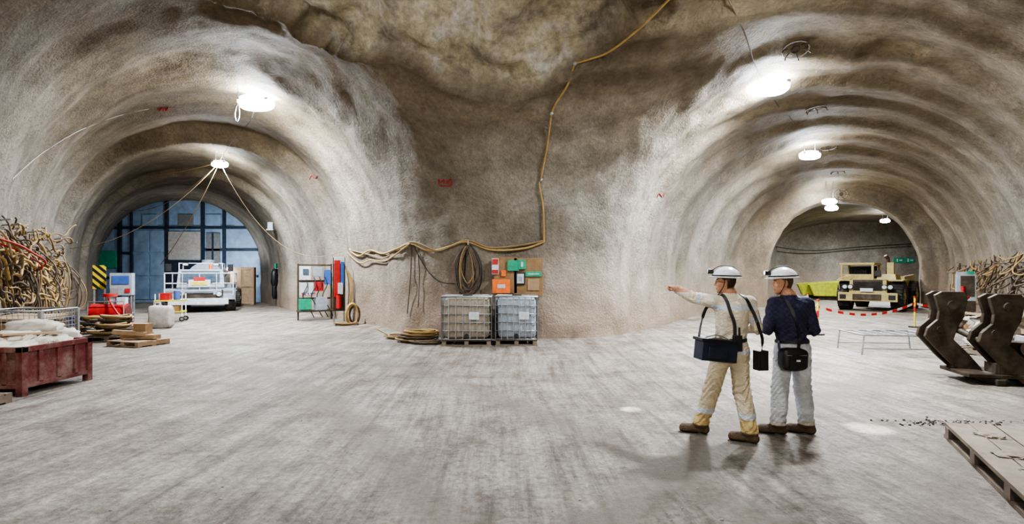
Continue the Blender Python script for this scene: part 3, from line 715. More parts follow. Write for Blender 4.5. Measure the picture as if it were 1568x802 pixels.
b.tube(catmull([(-.22,0,.36),(-.2,-.12,.2),(0,-.24,.16),(.2,-.12,.2),(.22,0,.36)],5),.007,STEEL,6); b.finish((-13.6,15.9,0))
b=B('tool_trolley')
b.box((0,0,.35),(.9,.5,.05),YEL); b.box((0,0,.75),(.9,.5,.05),YEL)
for x in(-.42,.42):
    for y in(-.22,.22): b.tube([(x,y,.14),(x,y,1.0)],.02,STEEL,6)
for x in(-.42,.42): 
    for y in (-.22,.22): b.wheel((x,y,.09),(0,1,0),.09,.05,RUBBER,STEEL)
b.box((-.15,0,.9),(.3,.3,.25),RED); b.cyl((.2,0,.78),(.2,0,1.1),.1,BLUE); b.box((.1,0,.47),(.4,.3,.18),CARD); b.blob((-.2,0,.5),(.18,.14,.12),SACK,amp=.3)
b.finish((-12.4,18.6,0),.3,.004)
b=B('cable_heap')
for i in range(10):
    cx,cy=random.uniform(-.5,.5),random.uniform(-.3,.3); coil(b,(cx,cy,.0+i*.045),random.uniform(.22,.36),2,.024,random.choice([HOSE,BHOSE,YHOSE,CABLE]),jit=.12)
b.finish((-12.3,14.9,0))

b=B('steel_stillage')
W,D,H=1.55,1.1,.68
b.box((0,0,.12),(W,D,.04),DRED)
for s_ in (-1,1):
    b.box((0,s_*D/2,.39),(W,.03,.5),DRED); b.box((s_*W/2,0,.39),(.03,D,.5),DRED)
    b.box((0,s_*(D/2+.01),.65),(W+.08,.07,.07),DRED); b.box((s_*(W/2+.01),0,.65),(.07,D+.08,.07),DRED)
    b.box((0,s_*(D/2+.01),.14),(W+.06,.06,.06),DRED); b.box((s_*(W/2+.01),0,.14),(.06,D+.06,.06),DRED)
    for x in (-W/2,W/2): b.box((x,s_*D/2,.34),(.09,.09,.68),DRED)
    for k in range(-2,3):
        b.box((k*.28,s_*(D/2+.025),.39),(.06,.03,.46),DRED)
        if abs(k)<2: b.box((s_*(W/2+.025),k*.3,.39),(.03,.06,.46),DRED)
for i,(x,y,z,rx,ry,rz_) in enumerate(((-.35,-.2,.58,.38,.3,.15),(.3,-.2,.58,.36,.3,.14),(-.1,.25,.62,.4,.26,.17),(.4,.25,.6,.3,.28,.15),(.05,0,.72,.34,.26,.12),(-.5,.2,.68,.25,.25,.13))):
    b.blob((x,y,z),(rx,ry,rz_),SACK,seed=i,amp=.28,e=.75,rot=i,freq=2.2,nu=36,nv=20)
b.box((-.2,-.3,.72),(.9,.1,.03),PLY,rot=(0,-.1,.3)); b.box((.3,.1,.8),(.7,.12,.03),WOOD,rot=(0,.05,1.1)); b.finish((-7.60,7.68,0),0,.006)
b=B('mesh_stillage')
W,D,H=1.2,1.1,.95
b.box((0,0,.12),(W,D,.05),DSTEEL)
for x in (-W/2,W/2):
    for y in (-D/2,D/2): b.box((x,y,H/2),(.06,.06,H),STEEL)
for z in (.14,H): b.tube([(-W/2,-D/2,z),(W/2,-D/2,z),(W/2,D/2,z),(-W/2,D/2,z)],.022,STEEL,6,closed=True)
for i in range(1,12):
    t=i/12
    for s_ in (-1,1):
        b.tube([(-W/2+t*W,s_*D/2,.14),(-W/2+t*W,s_*D/2,H)],.006,STEEL,5); b.tube([(s_*W/2,-D/2+t*D,.14),(s_*W/2,-D/2+t*D,H)],.006,STEEL,5)
for i in range(1,9):
    z=.14+i*(H-.14)/9; b.tube([(-W/2,-D/2,z),(W/2,-D/2,z),(W/2,D/2,z),(-W/2,D/2,z)],.006,STEEL,5,closed=True)
b.box((0,0,.45),(.95,.85,.5),CARD); b.box((0,0,.78),(1.0,.9,.06),PLY,rot=(.05,.03,0)); b.finish((-10.3,10.9,0),.15)
b=B('sack_pile')
for i,(x,y,z) in enumerate(((-.35,0,.2),(.35,.05,.2),(0,-.1,.45),(.3,.2,.44),(0,.1,.62))): b.blob((x,y,z),(.42,.32,.2),SACK,seed=i+9,amp=.28,e=.7,rot=i*.8,freq=2.2,nu=36,nv=20)
b.finish((-9.1,9.7,0),.3)
b=pallet('wooden_pallet',0,0,0,1.2,.8); b.finish((-7.2,6.35,0),.1)

# ------------------------------------------------------------------ electrical station on pillar's left wall
b=B('electrical_distribution_station')
b.box((0,0,.35),(1.3,.5,.06),DSTEEL)
for x in (-.6,.6): 
    b.box((x,.2,1.05),(.05,.05,2.1),DSTEEL)
for z in (.8,1.45,2.05): b.box((0,.2,z),(1.25,.04,.06),DSTEEL)
b.box((-.4,.02,1.75),(.36,.25,.5),WHITE); b.box((-.4,-.12,1.8),(.2,.02,.2),GLASS); b.box((.05,.02,1.8),(.3,.2,.35),GREYP); b.box((-.35,.02,1.15),(.45,.25,.45),WHITE); b.box((.1,.05,1.25),(.3,.2,.35),RED); b.box((.42,.05,1.6),(.2,.2,.55),BLUE)
b.box((-.4,.0,.6),(.4,.3,.4),GREEN); b.box((.15,0,.6),(.4,.35,.5),GREYP)
for i in range(5): b.cyl((-.52+i*.1,-.13,1.0),(-.52+i*.1,-.17,1.0),.03,BLUE if i%2 else RED,n=10)
for x in (-.4,-.1,.1,.3): b.tube(catmull([(x,-.05,1.6),(x+.05,-.15,1.3),(x-.1,-.12,.9),(x+.1,-.1,.5),(x+.3,-.1,.1)],6),.018,CABLE,6)
b.finish((-7.3,19.1,0),.6,.005)
b=B('fire_point_board')
b.box((0,0,1.35),(.42,.06,1.9),DSTEEL); b.box((-.08,-.05,1.55),(.2,.06,1.3),RED); b.box((.1,-.05,1.7),(.12,.06,.9),BLUE); b.box((0,-.05,2.2),(.36,.04,.25),WHITE); b.box((.02,-.1,1.2),(.16,.1,.4),WHITE)
b.cyl((-.05,-.15,.5),(-.05,-.15,.95),.09,RED); b.cyl((-.05,-.15,.95),(-.05,-.15,1.02),.03,BLACK)
b.box((-.18,0,.35),(.04,.04,.7),STEEL);b.box((.18,0,.35),(.04,.04,.7),STEEL)
for i in range(4): b.tube(catmull([(.2,-.1,2.0),(.3+i*.05,-.14,1.4),(.28+i*.03,-.12,.6),(.2,-.1,.3)],6),.02,random.choice([YHOSE,BHOSE]),6)
b.finish((-6.15,18.2,0),.6,.004)
b=B('hose_coil'); coil(b,(0,0,0.35),.34,4,.028,YHOSE,'y'); coil(b,(.1,.05,.33),.3,3,.024,BHOSE,'y'); coil(b,(-.2,-.15,0),.36,3,.026,HOSE); b.finish((-5.45,17.4,0),.5)
b=B('hanging_rain_gear')
x=pwx(27,1.8)
b.blob((0,0,1.5),(.16,.26,.5),BLACK,amp=.2,e=.8); b.blob((0,-.1,.85),(.1,.1,.45),BLACK,amp=.1,e=.8); b.blob((0,.12,.85),(.1,.1,.45),BLACK,amp=.1,e=.8); b.box((.1,0,2.15),(.05,.35,.25),GREEN); b.cyl((.2,0,2.0),(-.05,0,2.0),.02,STEEL)
b.finish((x-.2,27,0))
b=B('electrical_box_shelf')
b.box((-.1,0,3.9),(.35,.9,.06),STEEL); b.box((-.12,-.2,4.1),(.25,.3,.35),GREYP); b.box((-.12,.2,4.1),(.25,.3,.35),DSTEEL); b.finish((pwx(25.6,3.9)+.05,25.6,0))

# ------------------------------------------------------------------ right side
b=B('steel_lever_arm_assembly')
pr=[(x*1.0,z+.12) for x,z in [(-.66,.56),(-.38,.22),(-.10,-.06),(.08,-.10),(.12,.07),(-.06,.30),(-.26,.52),(-.20,.72),(-.12,.88),(-.06,1.20),(-.12,1.30),(-.42,1.30),(-.52,1.24),(-.46,.98),(-.48,.84),(-.62,.70)]]
b.prism(pr,(0,0,0),(1,0,0),(0,0,1),.07,DSTEEL)
pr2=[(x+.50,z-.02) for x,z in pr]
b.prism(pr2,(0,-.45,0),(1,0,0),(0,0,1),.07,DSTEEL); b.prism(pr2,(0,-.2,0),(1,0,0),(0,0,1),.07,DSTEEL); b.prism(pr,(0,.25,0),(1,0,0),(0,0,1),.07,DSTEEL)
b.cyl((-.28,.33,1.2),(-.28,-.06,1.2),.07,DSTEEL); b.cyl((.22,-.52,1.2),(.22,-.1,1.2),.07,DSTEEL); b.cyl((-.45,.31,.8),(-.45,-.06,.8),.05,DSTEEL); b.cyl((.05,-.51,.8),(.05,-.1,.8),.05,DSTEEL)
b.cyl((-.3,.22,.9),(.05,-.35,.6),.05,DSTEEL)
b.box((.3,-.1,.14),(1.2,.8,.06),DSTEEL); b.box((.1,-.1,.05),(.12,.9,.1),DSTEEL); b.box((.75,-.1,.05),(.12,.9,.1),DSTEEL)
b.box((.78,-.3,.48),(.22,.5,.62),DSTEEL); b.box((.62,.05,.4),(.4,.3,.45),DSTEEL); b.cyl((.5,-.35,.55),(1.0,-.35,.55),.09,DSTEEL); b.box((.95,.1,.62),(.3,.5,.12),STEEL,rot=(0,.2,.2))
b.box((.35,-.3,.25),(.5,.35,.16),DSTEEL)
b.finish((7.45,8.3,0),-.25,.01)
b=B('steel_bucket_attachment')
bp=[(-.5,0),(.9,0),(.9,.65),(.5,.72),(-.1,.5),(-.45,.25)]
b.prism(bp,(0,-.55,0),(1,0,0),(0,0,1),.06,DSTEEL); b.prism(bp,(0,.55,0),(1,0,0),(0,0,1),.06,DSTEEL)
b.box((.2,0,.04),(1.4,1.1,.06),DSTEEL); b.box((.88,0,.34),(.06,1.1,.65),DSTEEL)
for i in range(5): b.box((-.55,-.44+i*.22,.05),(.22,.1,.08),STEEL,rot=(0,.1,0))
for y in (-.25,.25): b.prism([(-.2,0),(.2,0),(.15,.3),(-.1,.35)],(.5,y,.6),(1,0,0),(0,0,1),.06,DSTEEL)
b.cyl((.5,-.35,.85),(.5,.35,.85),.05,DSTEEL); b.box((.1,-.15,.5),(.5,.3,.2),DSTEEL); b.blob((.1,.25,.5),(.3,.25,.2),SACK,amp=.4,seed=3)
b.finish((9.75,8.3,0),2.6,.01)
b=pallet('loaded_pallet',0,0,0,1.6,1.2)
for i,(x,y,z) in enumerate(((-.45,-.1,.3),(.3,-.2,.3),(0,.25,.3),(-.2,0,.6),(.35,.15,.58),(0,-.1,.85))): b.blob((x,y,z),(.42,.36,.2),SACK,seed=i+20,amp=.28,e=.7,rot=i*.9,freq=2.2,nu=36,nv=20)
b.box((.1,-.5,.5),(1.2,.05,.1),WOOD,rot=(0,.1,.1)); b.box((0,.4,.8),(1.3,.5,.05),PLY,rot=(.1,.1,.2)); b.finish((10.5,10.9,0),.3)
b=pallet('loaded_pallet',0,0,0,1.4,1.0)
b.box((0,0,.45),(1.1,.8,.6),GREYP); b.box((-.3,-.1,.85),(.4,.4,.25),DSTEEL); b.blob((.3,0,.88),(.35,.3,.18),SACK,amp=.3,seed=44,e=.7); b.tube(catmull([(-.5,-.45,.2),(0,-.55,.5),(.4,-.5,.3),(.6,-.4,.1)],6),.04,BHOSE,7); b.finish((12.6,12.8,0),.2,.006)
b=B('hose_and_scrap_heap')
for i in range(9): b.blob((random.uniform(-1,1),random.uniform(-.5,.5),.12+random.random()*.25),(.3,.25,.18),random.choice([SACK,CONC,BHOSE,CARD]),seed=i+60,amp=.4,e=.7,rot=i)
for i in range(8): coil(b,(random.uniform(-.8,.8),random.uniform(-.4,.4),.1+i*.05),random.uniform(.25,.4),2,.025,random.choice([HOSE,BHOSE,CABLE]))
b.finish((14.0,15.2,0),.3)
b=B('fire_hose_cabinet'); b.box((0,0,1.25),(.5,.35,.9),GREYP); b.box((.03,-.19,1.3),(.36,.03,.7),DSTEEL); b.cyl((-.1,-.25,.95),(-.1,-.25,1.3),.06,RED); b.box((0,0,.4),(.5,.3,.8),DSTEEL); b.box((.1,-.2,1.76),(.2,.03,.1),GREEN); b.box((0,0,1.74),(.5,.06,.1),STEEL); b.finish((15.5,17.5,0),-.6,.005)
b=B('tubular_trestle_frame')
w,d,h=1.45,1.0,.42
for y in (-d/2,d/2):
    for x in (-w/2,w/2): b.tube([(x*1.06,y,0),(x,y,h)],.016,STEEL,6)
    b.tube([(-w/2,y,h),(w/2,y,h)],.016,STEEL,6); b.tube([(-w/2*1.03,y,.14),(w/2*1.03,y,.14)],.012,STEEL,6)
for x in (-w/2,w/2): b.tube([(x,-d/2,h),(x,d/2,h)],.016,STEEL,6)
for i in range(1,5): b.tube([(-w/2+i*w/5,-d/2,h),(-w/2+i*w/5,d/2,h)],.008,STEEL,5)
for i in range(1,4): b.tube([(-w/2,-d/2+i*d/4,h),(w/2,-d/2+i*d/4,h)],.008,STEEL,5)
b.finish((8.2,11.2,0),-.12)
POSTS=[(8.6,14.4),(11.2,19.4),(12.9,16.4),(11.6,21.0)]
TAPE=stripe_mat('red_white_tape',(0.7,0.04,0.03),(0.75,0.75,0.73),0.8,(0,0,0.3))
b=B('barrier_tape_line')
for x,y in POSTS:
    b.cyl((x,y,0),(x,y,.04),.17,DSTEEL); b.cyl((x,y,.04),(x,y,.95),.028,YEL,n=10); b.cyl((x,y,.5),(x,y,.68),.031,RED,n=10); b.cyl((x,y,.95),(x,y,1.0),.04,RED,n=10)
def tape(a,c,sag):
    a=Vector(a);c=Vector(c);P=[a.lerp(c,t/24)-Vector((0,0,sag*4*(t/24)*(1-t/24))) for t in range(25)]
    s_=(c-a).normalized(); nn=s_.cross(Vector((0,0,1)))
    b.tube(P,.02,TAPE,4,nrm=[nn]*25,flat=(.10,.006))
tape((8.6,14.4,.80),(12.9,16.4,.78),.3); tape((12.9,16.4,.78),(15.2,17.0,.95),.2); tape((11.2,19.4,.9),(11.6,21,.9),.1); tape((8.6,14.4,.88),(11.2,19.4,.9),.2)
b.finish()
b=B('timber_deck_pallet')
L,Wd=2.7,1.9
for i in range(9):
    b.box((.1+i*.212,-L/2+random.uniform(-.04,.04),.155),(.2,L,.035),GWOOD,rot=(random.uniform(-.004,.004),random.uniform(-.01,.01),random.uniform(-.006,.006)))
for k in range(4): b.box((Wd/2,-.15-k*(L-.3)/3,.09),(Wd,.12,.1),GWOOD)
for k in range(3): b.box((.08+k*.86,-L/2,.02),(.14,L,.04),GWOOD)
for i in range(6): b.blob((random.uniform(.2,1.6),-random.uniform(.2,2.4),.175),(.12,.1,.02),GWOOD,seed=i,amp=.5)
b.finish((4.5,5.35,0),math.radians(-28),.004)
b=B('rubble_scatter')
for i in range(150):
    x=4.95+random.gauss(0,.3); y=5.85+random.gauss(0,.09); s_=random.uniform(.005,.016)
    b.blob((x,y,s_*.5),(s_,s_,s_*.7),DSTEEL if i%4 else CONC,seed=i,amp=.5,nu=7,nv=5)
b.finish()
b=B('loose_stones')
for i in range(260):
    y=random.uniform(3.2,11); x=random.uniform(-.8,.5)*y
    if math.hypot(x-2.6,y-5.4)<.9 or x>3.6 or x<-6.2: continue
    s_=random.uniform(.005,.013); b.blob((x,y,s_*.3),(s_,s_*.8,s_*.6),CONC,seed=i,amp=.5,nu=6,nv=4)
b.finish()

# ------------------------------------------------------------------ people
def add_mesh(name,V,Q,mat,colfn,parent,Mx=None):
    if Mx is not None:
        Vw=np.array([Mx@Vector(v) for v in V])
    else: Vw=V
    me=mesh_np(name,Vw,Q,[mat]); a=me.color_attributes.new('Col','FLOAT_COLOR','POINT')
    c=colfn(V); a.data.foreach_set('color',np.concatenate([c,np.ones((len(c),1))],1).astype(np.float32).ravel())
    o=bpy.data.objects.new(name,me); COL.objects.link(o); o.parent=parent; return o,Vw
CLOTH=vcol_mat('work_cloth',.85); SKIN=vcol_mat('skin',.5,40,.08); HELM=vcol_mat('helmet_shell',.3,40,.02); 
SK=np.array((.46,.25,.16)); 
def head_mesh(parent,Mx,hair):
    P=grid((-.12,-.14,-.17),(.12,.15,.17),.0042)
    d=ell(P,(0,-.008,.035),(.074,.094,.105))
    d=smin(d,ell(P,(0,.025,-.045),(.056,.064,.062)),.035)
    d=smin(d,ell(P,(0,.062,-.088),(.024,.024,.02)),.022)
    d=smin(d,rc(P,(0,.083,.022),(0,.104,-.018),.007,.0125),.010)
    for s_ in (-1,1):
        d=smin(d,ell(P,(s_*.012,.094,-.022),(.009,.011,.008)),.006)
        d=smin(d,ell(P,(s_*.04,.058,-.018),(.022,.02,.018)),.02)
        d=smin(d,rc(P,(s_*.014,.084,.034),(s_*.046,.07,.033),.009,.008),.012)
        d=smax(d,-ell(P,(s_*.031,.094,.014),(.017,.016,.011)),.008)
        d=np.minimum(d,ell(P,(s_*.031,.074,.014),(.012,.012,.012)))
        e=ell(P,(s_*.078,-.006,.002),(.010,.021,.032)); e=smax(e,-ell(P,(s_*.09,-.002,.004),(.008,.012,.02)),.005)
        d=smin(d,e,.008)
    d=smin(d,rc(P,(-.018,.085,-.05),(.018,.085,-.05),.0065,.0065),.008)
    d=smin(d,rc(P,(-.015,.083,-.062),(.015,.083,-.062),.007,.007),.007)
    d=smin(d,rc(P,(0,-.02,-.05),(0,-.035,-.18),.052,.056),.03)
    V,Q=surface_nets(d,(-.12,-.14,-.17),.0042)
    hr=np.array(hair)
    def cf(V):
        c=np.tile(SK,(len(V),1)); x,y,z=np.abs(V[:,0]),V[:,1],V[:,2]
        hm=((y<-.022)&(z>-.055))|((y<.03)&(z>.04))|(z>.09)|((y<.012)&(z>.0)&(y>-.03)&(z<.05)&(x<.074))
        hm&=~((x>.0745)&(y>-.03)&(z<.036)); c[hm]=hr
        lip=(x<.024)&(y>.078)&(z<-.045)&(z>-.068); c[lip]=(.36,.14,.11)
        br=(x>.012)&(x<.048)&(y>.07)&(z>.03)&(z<.041); c[br]=hr*.8
        ey=(x>.02)&(x<.042)&(y>.078)&(abs(z-.014)<.007); c[ey]=(.6,.58,.55); ir=ey&(abs(x-.031)<.005); c[ir]=(.03,.02,.015)
        st=(y>.03)&(z<-.055)&~lip; c[st]=c[st]*.86
        return c
    add_mesh('head',V,Q,SKIN,cf,parent,Mx)
def helmet_mesh(parent,Mx):
    P=grid((-.15,-.17,.03),(.15,.2,.2),.0045)
    d=ell(P,(0,-.006,.062),(.114,.138,.112))
    for o_ in (-.03,0,.03): d=smin(d,ell(P,(o_,-.006,.062),(.009,.142,.118 if o_==0 else .113)),.006)
    d=smax(d,.060-P[2],.004)
    br=ell(P,(0,.004,.064),(.132,.160,.010)); br2=ell(P,(0,.095,.062),(.085,.078,.011))
    d=smin(d,smin(br,br2,.01),.012)
    d=smax(d,-ell(P,(0,-.006,.040),(.104,.128,.06)),.004)
    V,Q=surface_nets(d,(-.15,-.17,.03),.0045)
    def cf(V):
        c=np.tile((.66,.68,.70),(len(V),1)); return c
    add_mesh('helmet',V,Q,HELM,cf,parent,Mx)
    b=B('headlamp'); b.T=Mx
    b.box((0,.138,.118),(.055,.03,.045),BLACK); b.cyl((0,.145,.12),(0,.178,.122),.024,BLACK,r1=.028,n=18); b.cyl((0,.178,.122),(0,.181,.122),.022,LENS,n=18)
    b.tube(catmull([(0,.13,.14),(.02,.06,.182),(.01,-.06,.18),(0,-.14,.10)],6),.004,BLACK,6)
    pts=[(.121*math.cos(t*math.pi/20),-.006+.146*math.sin(t*math.pi/20),.082) for t in range(40)]
    b.tube(pts,.004,BLACK,4,closed=True,nrm=[(math.cos(t*math.pi/20),math.sin(t*math.pi/20),0) for t in range(40)],flat=(.016,.003))
    b.box((.05,-.135,.085),(.03,.012,.02),RED)
    b.tube(catmull([(.1,0,.06),(.082,.01,-.02),(.055,.05,-.10),(0,.07,-.118),(-.055,.05,-.10),(-.082,.01,-.02),(-.1,0,.06)],6),.004,BLACK,6)
    b.finish(parent=parent)
def hand_mesh(parent,Mx,curls,mirror=False,name='hand'):
    P=grid((-.085,-.05,-.1),(.095,.195,.05),.0032)
    d=ell(P,(0,.045,0),(.043,.052,.0165)); d=smin(d,ell(P,(.022,.03,-.006),(.022,.034,.016)),.012)
    d=smin(d,rc(P,(0,-.05,0),(0,.012,0),.026,.026),.02)
    for (bx,ln,r,cu) in ((.030,.072,.0092,curls[0]),(.0105,.080,.0094,curls[1]),(-.0095,.074,.009,curls[2]),(-.0285,.058,.008,curls[3])):
        p=np.array((bx,.082 if abs(bx)<.025 else .075,0.)); q0=np.array((bx*.6,.05,0.)); f=rc(P,q0,p,r*1.05,r); ang=0
        sp=bx*1.2
        for k,fr in enumerate((.45,.32,.23)):
            ang+=cu[k]; q=p+ln*fr*np.array((sp*.5,math.cos(ang),-math.sin(ang)))
            f=smin(f,rc(P,p,q,r*(1-.07*k),r*(.93-.08*k)),.003); p=q
        d=smin(d,f,.005)
    cu=curls[4]
    t=smin(rc(P,(.026,.018,-.006),(.05,.048,-.014-cu*.01),.0135,.011),rc(P,(.05,.048,-.014-cu*.01),(.056-cu*.012,.082,-.018-cu*.025),.0108,.0085),.004)
    d=smin(d,t,.008)
    V,Q=surface_nets(d,(-.085,-.05,-.1),.0032)
    if mirror: V[:,0]*=-1; Q=Q[:,::-1]
    add_mesh(name,V,Q,SKIN,lambda V:np.tile(SK*1.02,(len(V),1)),parent,Mx)
def frame(o,f,up):
    y=Vector(f).normalized(); z=Vector(up); z=(z-y*z.dot(y)).normalized(); x=y.cross(z)
    m=Matrix((x,y,z)).transposed().to_4x4(); m.translation=Vector(o); return m
def headframe(o,yaw,tilt=0,roll=0):
    return Matrix.Translation(Vector(o))@Matrix.Rotation(yaw,4,'Z')@Matrix.Rotation(tilt,4,'X')@Matrix.Rotation(roll,4,'Y')

def body(parent,J,colfn,folds=1.0,hem=0.0):
    lo=(-.62,-.36,-.02); hi=(.46,.66,1.64); h=.0105
    P=grid(lo,hi,h)
    px,pz_,py=J['pel'][0],J['pel'][2],J['pel'][1]; cx,cy,cz=J['chest']
    d=ell(P,(px,py,pz_),(.172,.128,.15))
    d=smin(d,ell(P,((px+cx)/2,(py+cy)/2,(pz_+cz)/2-.02),(.155,.118,.2)),.06)
    d=smin(d,ell(P,(cx,cy,cz),(.178,.125,.2)),.07)
    d=smin(d,ell(P,(cx,cy-.03,cz+.07),(.15,.095,.12)),.05)
    sl,sr=np.array(J['shl']),np.array(J['shr'])
    d=smin(d,rc(P,sl*.8+sr*.2,sr*.8+sl*.2,.066,.066),.06)
    nb=np.array(J['neck0']); d=smin(d,rc(P,nb,J['neck1'],.062,.054),.05)
    d=smin(d,rc(P,nb+np.array((0,0,.0)),nb+np.array((-.0,0.0,.045)),.072,.066),.02)
    for s_ in 'lr':
        sh,el,wr=J['sh'+s_],J['el'+s_],J['wr'+s_]
        a=smin(rc(P,sh,el,.070,.058),rc(P,el,wr,.058,.046),.02)
        d=smin(d,a,.035)
    legs=None
    for s_ in 'lr':
        hp,kn,an=J['hip'+s_],J['kn'+s_],J['an'+s_]
        mid=tuple(np.array(kn)*.45+np.array(an)*.55+np.array((0,-.018,0)))
        a=smin(rc(P,hp,kn,.104,.080),rc(P,kn,an,.077,.072),.03); a=smin(a,rc(P,kn,mid,.072,.080),.03)
        anv=np.array(an); a=smin(a,rc(P,anv+np.array((0,0,.03)),anv+np.array((0,0,.0)),.074,.080),.02)
        a=smax(a,(anv[2]-.04)-P[2],.012)
        legs=a if legs is None else smin(legs,a,.018)
    d=smin(d,legs,.045)
    z=P[2];x=P[0];y=P[1]
    kn=np.exp(-((z-.5)/.14)**2)+.8*np.exp(-((z-.17)/.09)**2)+.6*np.exp(-((z-.82)/.07)**2)
    fo=.009*kn*np.sin(z*95+7*np.sin(x*16)+6*np.sin(y*19))+.008*np.sin(x*38+z*21+3*np.sin(z*9+y*12))*np.exp(-((z-1.15)/.3)**2)
    fo=fo+.0065*np.sin(z*70-x*50+4*np.sin(y*15))*np.exp(-((z-1.04)/.07)**2)+.005*np.sin((x+y)*90)*(x< J['shl'][0]-.05)*(z>1.38)
    fo=fo*(z<1.43)+.004*np.sin((x-y)*80)*((x<J['shl'][0]-.06)&(z>=1.43)); d=d+fo*folds
    if hem:
        jk=ell(P,(px,py,hem+.10),(.19,.142,.17)); jk=smax(jk,hem-z,.008); d=smin(d,jk,.02)
    for s_ in 'lr':
        he,to=np.array(J['he'+s_]),np.array(J['to'+s_]); 
        s1=smin(rc(P,(he[0],he[1],.052),(to[0],to[1],.040),.044,.042),rc(P,(he[0],he[1],.05),(he[0]*.8+to[0]*.2,he[1]*.8+to[1]*.2,.115),.046,.05),.03)
        mid=he*.45+to*.55; s1=smin(s1,rc(P,(mid[0],mid[1],.045),(to[0],to[1],.038),.05,.05),.02)
        s1=np.maximum(s1,.002-z); d=np.minimum(d,s1)
    V,Q=surface_nets(d,lo,h)
    o,_=add_mesh('body',V,Q,CLOTH,colfn,parent)
    return BVHTree.FromPolygons(V.tolist(),Q.tolist())
def segt(V,a,b):
    a=np.array(a);b=np.array(b);ba=b-a; t=((V-a)@ba)/ba.dot(ba); d=np.linalg.norm(V-a-np.clip(t,0,1)[:,None]*ba,axis=1); return t,d
def strap(parent,bv,pts,w,mat,name='strap',off=.008):
    P=catmull(pts,8); Q_=[];N=[]
    for p in P:
        l,n_,_,dist=bv.find_nearest(p)
        if (p-l).dot(n_)<0 or dist<.05: q=l+n_*off
        else: q=p
        Q_.append(q);N.append(n_)
    for _ in range(2): 
        Q_=[Q_[0]]+[(Q_[i-1]+Q_[i]*2+Q_[i+1])/4 for i in range(1,len(Q_)-1)]+[Q_[-1]]
    b=B(name); b.tube(Q_,.01,mat,4,nrm=N,flat=(w*1.3,.009)); b.finish(parent=parent)
REFL=np.array((.55,.61,.68))

pa=bpy.data.objects.new('man_pointing_in_cream_coverall',None); COL.objects.link(pa); pa.location=(2.2,5.35,0)
JA=dict(pel=(.085,0,.92),chest=(.10,0,1.25),shl=(-.085,.015,1.415),shr=(.275,-.01,1.41),neck0=(.085,0,1.45),neck1=(.06,.02,1.56),
 ell=(-.235,.235,1.455),wrl=(-.325,.47,1.53),elr=(.345,-.03,1.145),wrr=(.26,.19,1.10),
 hipl=(-.005,0,.88),knl=(-.085,.075,.48),anl=(-.175,.13,.115),hipr=(.165,0,.88),knr=(.185,-.04,.48),anr=(.205,-.17,.115),
 hel=(-.145,.115),tol=(-.335,.20),her=(.235,-.20),tor=(.075,-.09))
def colA(V):
    x,y,z=V.T; c=np.tile((.64,.585,.47),(len(V),1))
    tr=z<.86; c[tr]=(.59,.52,.39)
    lo=(z<.30); c[lo]=(.52,.40,.20)
    for a,b_ in ((.235,.295),): c[(z>a)&(z<b_)]=REFL
    c[(z>1.335)&(z<1.385)&(x>-.13)&(x<.30)&(y<.3)]=REFL
    c[(z>.885)&(z<.93)&(y<.4)&(x>-.15)&(x<.28)]=REFL
    t,d=segt(V,JA['ell'],JA['wrl']); c[(t>.55)&(t<.75)&(d<.08)]=REFL
    t,d=segt(V,JA['shr'],JA['elr']); c[(t>.55)&(t<.75)&(d<.085)&(x>.26)]=REFL
    t,d=segt(V,JA['shl'],JA['ell']); c[(t>.45)&(t<.62)&(d<.085)&(x<-.12)]=REFL
    c[(z<.105)]=(.12,.085,.055); c[z<.018]=(.02,.018,.016)
    nk=(z>1.505); c[nk]=SK
    return c
bvA=body(pa,JA,colA,1.1,hem=.80)
HA=headframe((.045,.03,1.605),math.radians(62),math.radians(2))
head_mesh(pa,HA,(.05,.03,.02)); helmet_mesh(pa,HA)
point=((.08,.1,.1),(1.25,1.4,.9),(1.35,1.4,.9),(1.4,1.4,.9),.8); relax=((.5,.6,.4),(.6,.7,.4),(.65,.7,.4),(.7,.7,.4),.5)
wl=Vector(JA['wrl']); hand_mesh(pa,frame(wl+Vector((-.01,.03,.01)),Vector((-.42,.84,.26)),(.25,0,1)),point,False,'hand_left')
wr=Vector(JA['wrr']); hand_mesh(pa,frame(wr+Vector((-.01,.03,0)),(-.45,.9,-.1),(.8,0,.6)),relax,True,'hand_right')
b=B('safety_glasses'); b.T=HA
for s_ in (-1,1):
    b.tube([(s_*.033+.022*math.cos(t*math.pi/6),.098-.006*abs(math.cos(t*math.pi/6)),.014+.014*math.sin(t*math.pi/6)) for t in range(12)],.0018,BLACK,5,closed=True)
    b.tube([(s_*.055,.09,.016),(s_*.078,.04,.016),(s_*.083,-.015,.01)],.0022,BLACK,5)
b.finish(parent=pa)
b=B('shoulder_bag')
b.box((-.14,-.17,.93),(.37,.18,.20),NAVYB,rot=(0,.10,.12)); b.box((-.14,-.17,1.035),(.39,.20,.03),BLACK,rot=(0,.10,.12)); b.box((-.16,-.275,.92),(.20,.03,.12),NAVYB,rot=(0,.10,.12))
b.box((.09,-.15,1.0),(.08,.06,.16),BLACK); b.cyl((.11,-.15,1.08),(.11,-.15,1.16),.01,BLACK,n=8)
b.tube(catmull([(-.31,-.18,1.04),(-.14,-.2,1.09),(.04,-.2,1.01)],6),.008,STEEL,6)
b.box((.35,-.10,.82),(.11,.10,.20),BLACK,rot=(0,0,.2)); b.box((.35,-.155,.82),(.07,.02,.13),BLACK,rot=(0,0,.2))
b.finish(parent=pa,bevel=.018)
strap(pa,bvA,[(.06,-.16,1.03),(.05,-.16,1.2),(.01,-.13,1.38),(-.01,-.04,1.49),(-.03,.08,1.46)],.036,BLACK,'strap_bag_back')
strap(pa,bvA,[(-.31,-.16,1.04),(-.25,-.06,1.18),(-.16,.06,1.32),(-.06,.13,1.42)],.034,BLACK,'strap_bag_front',.012)
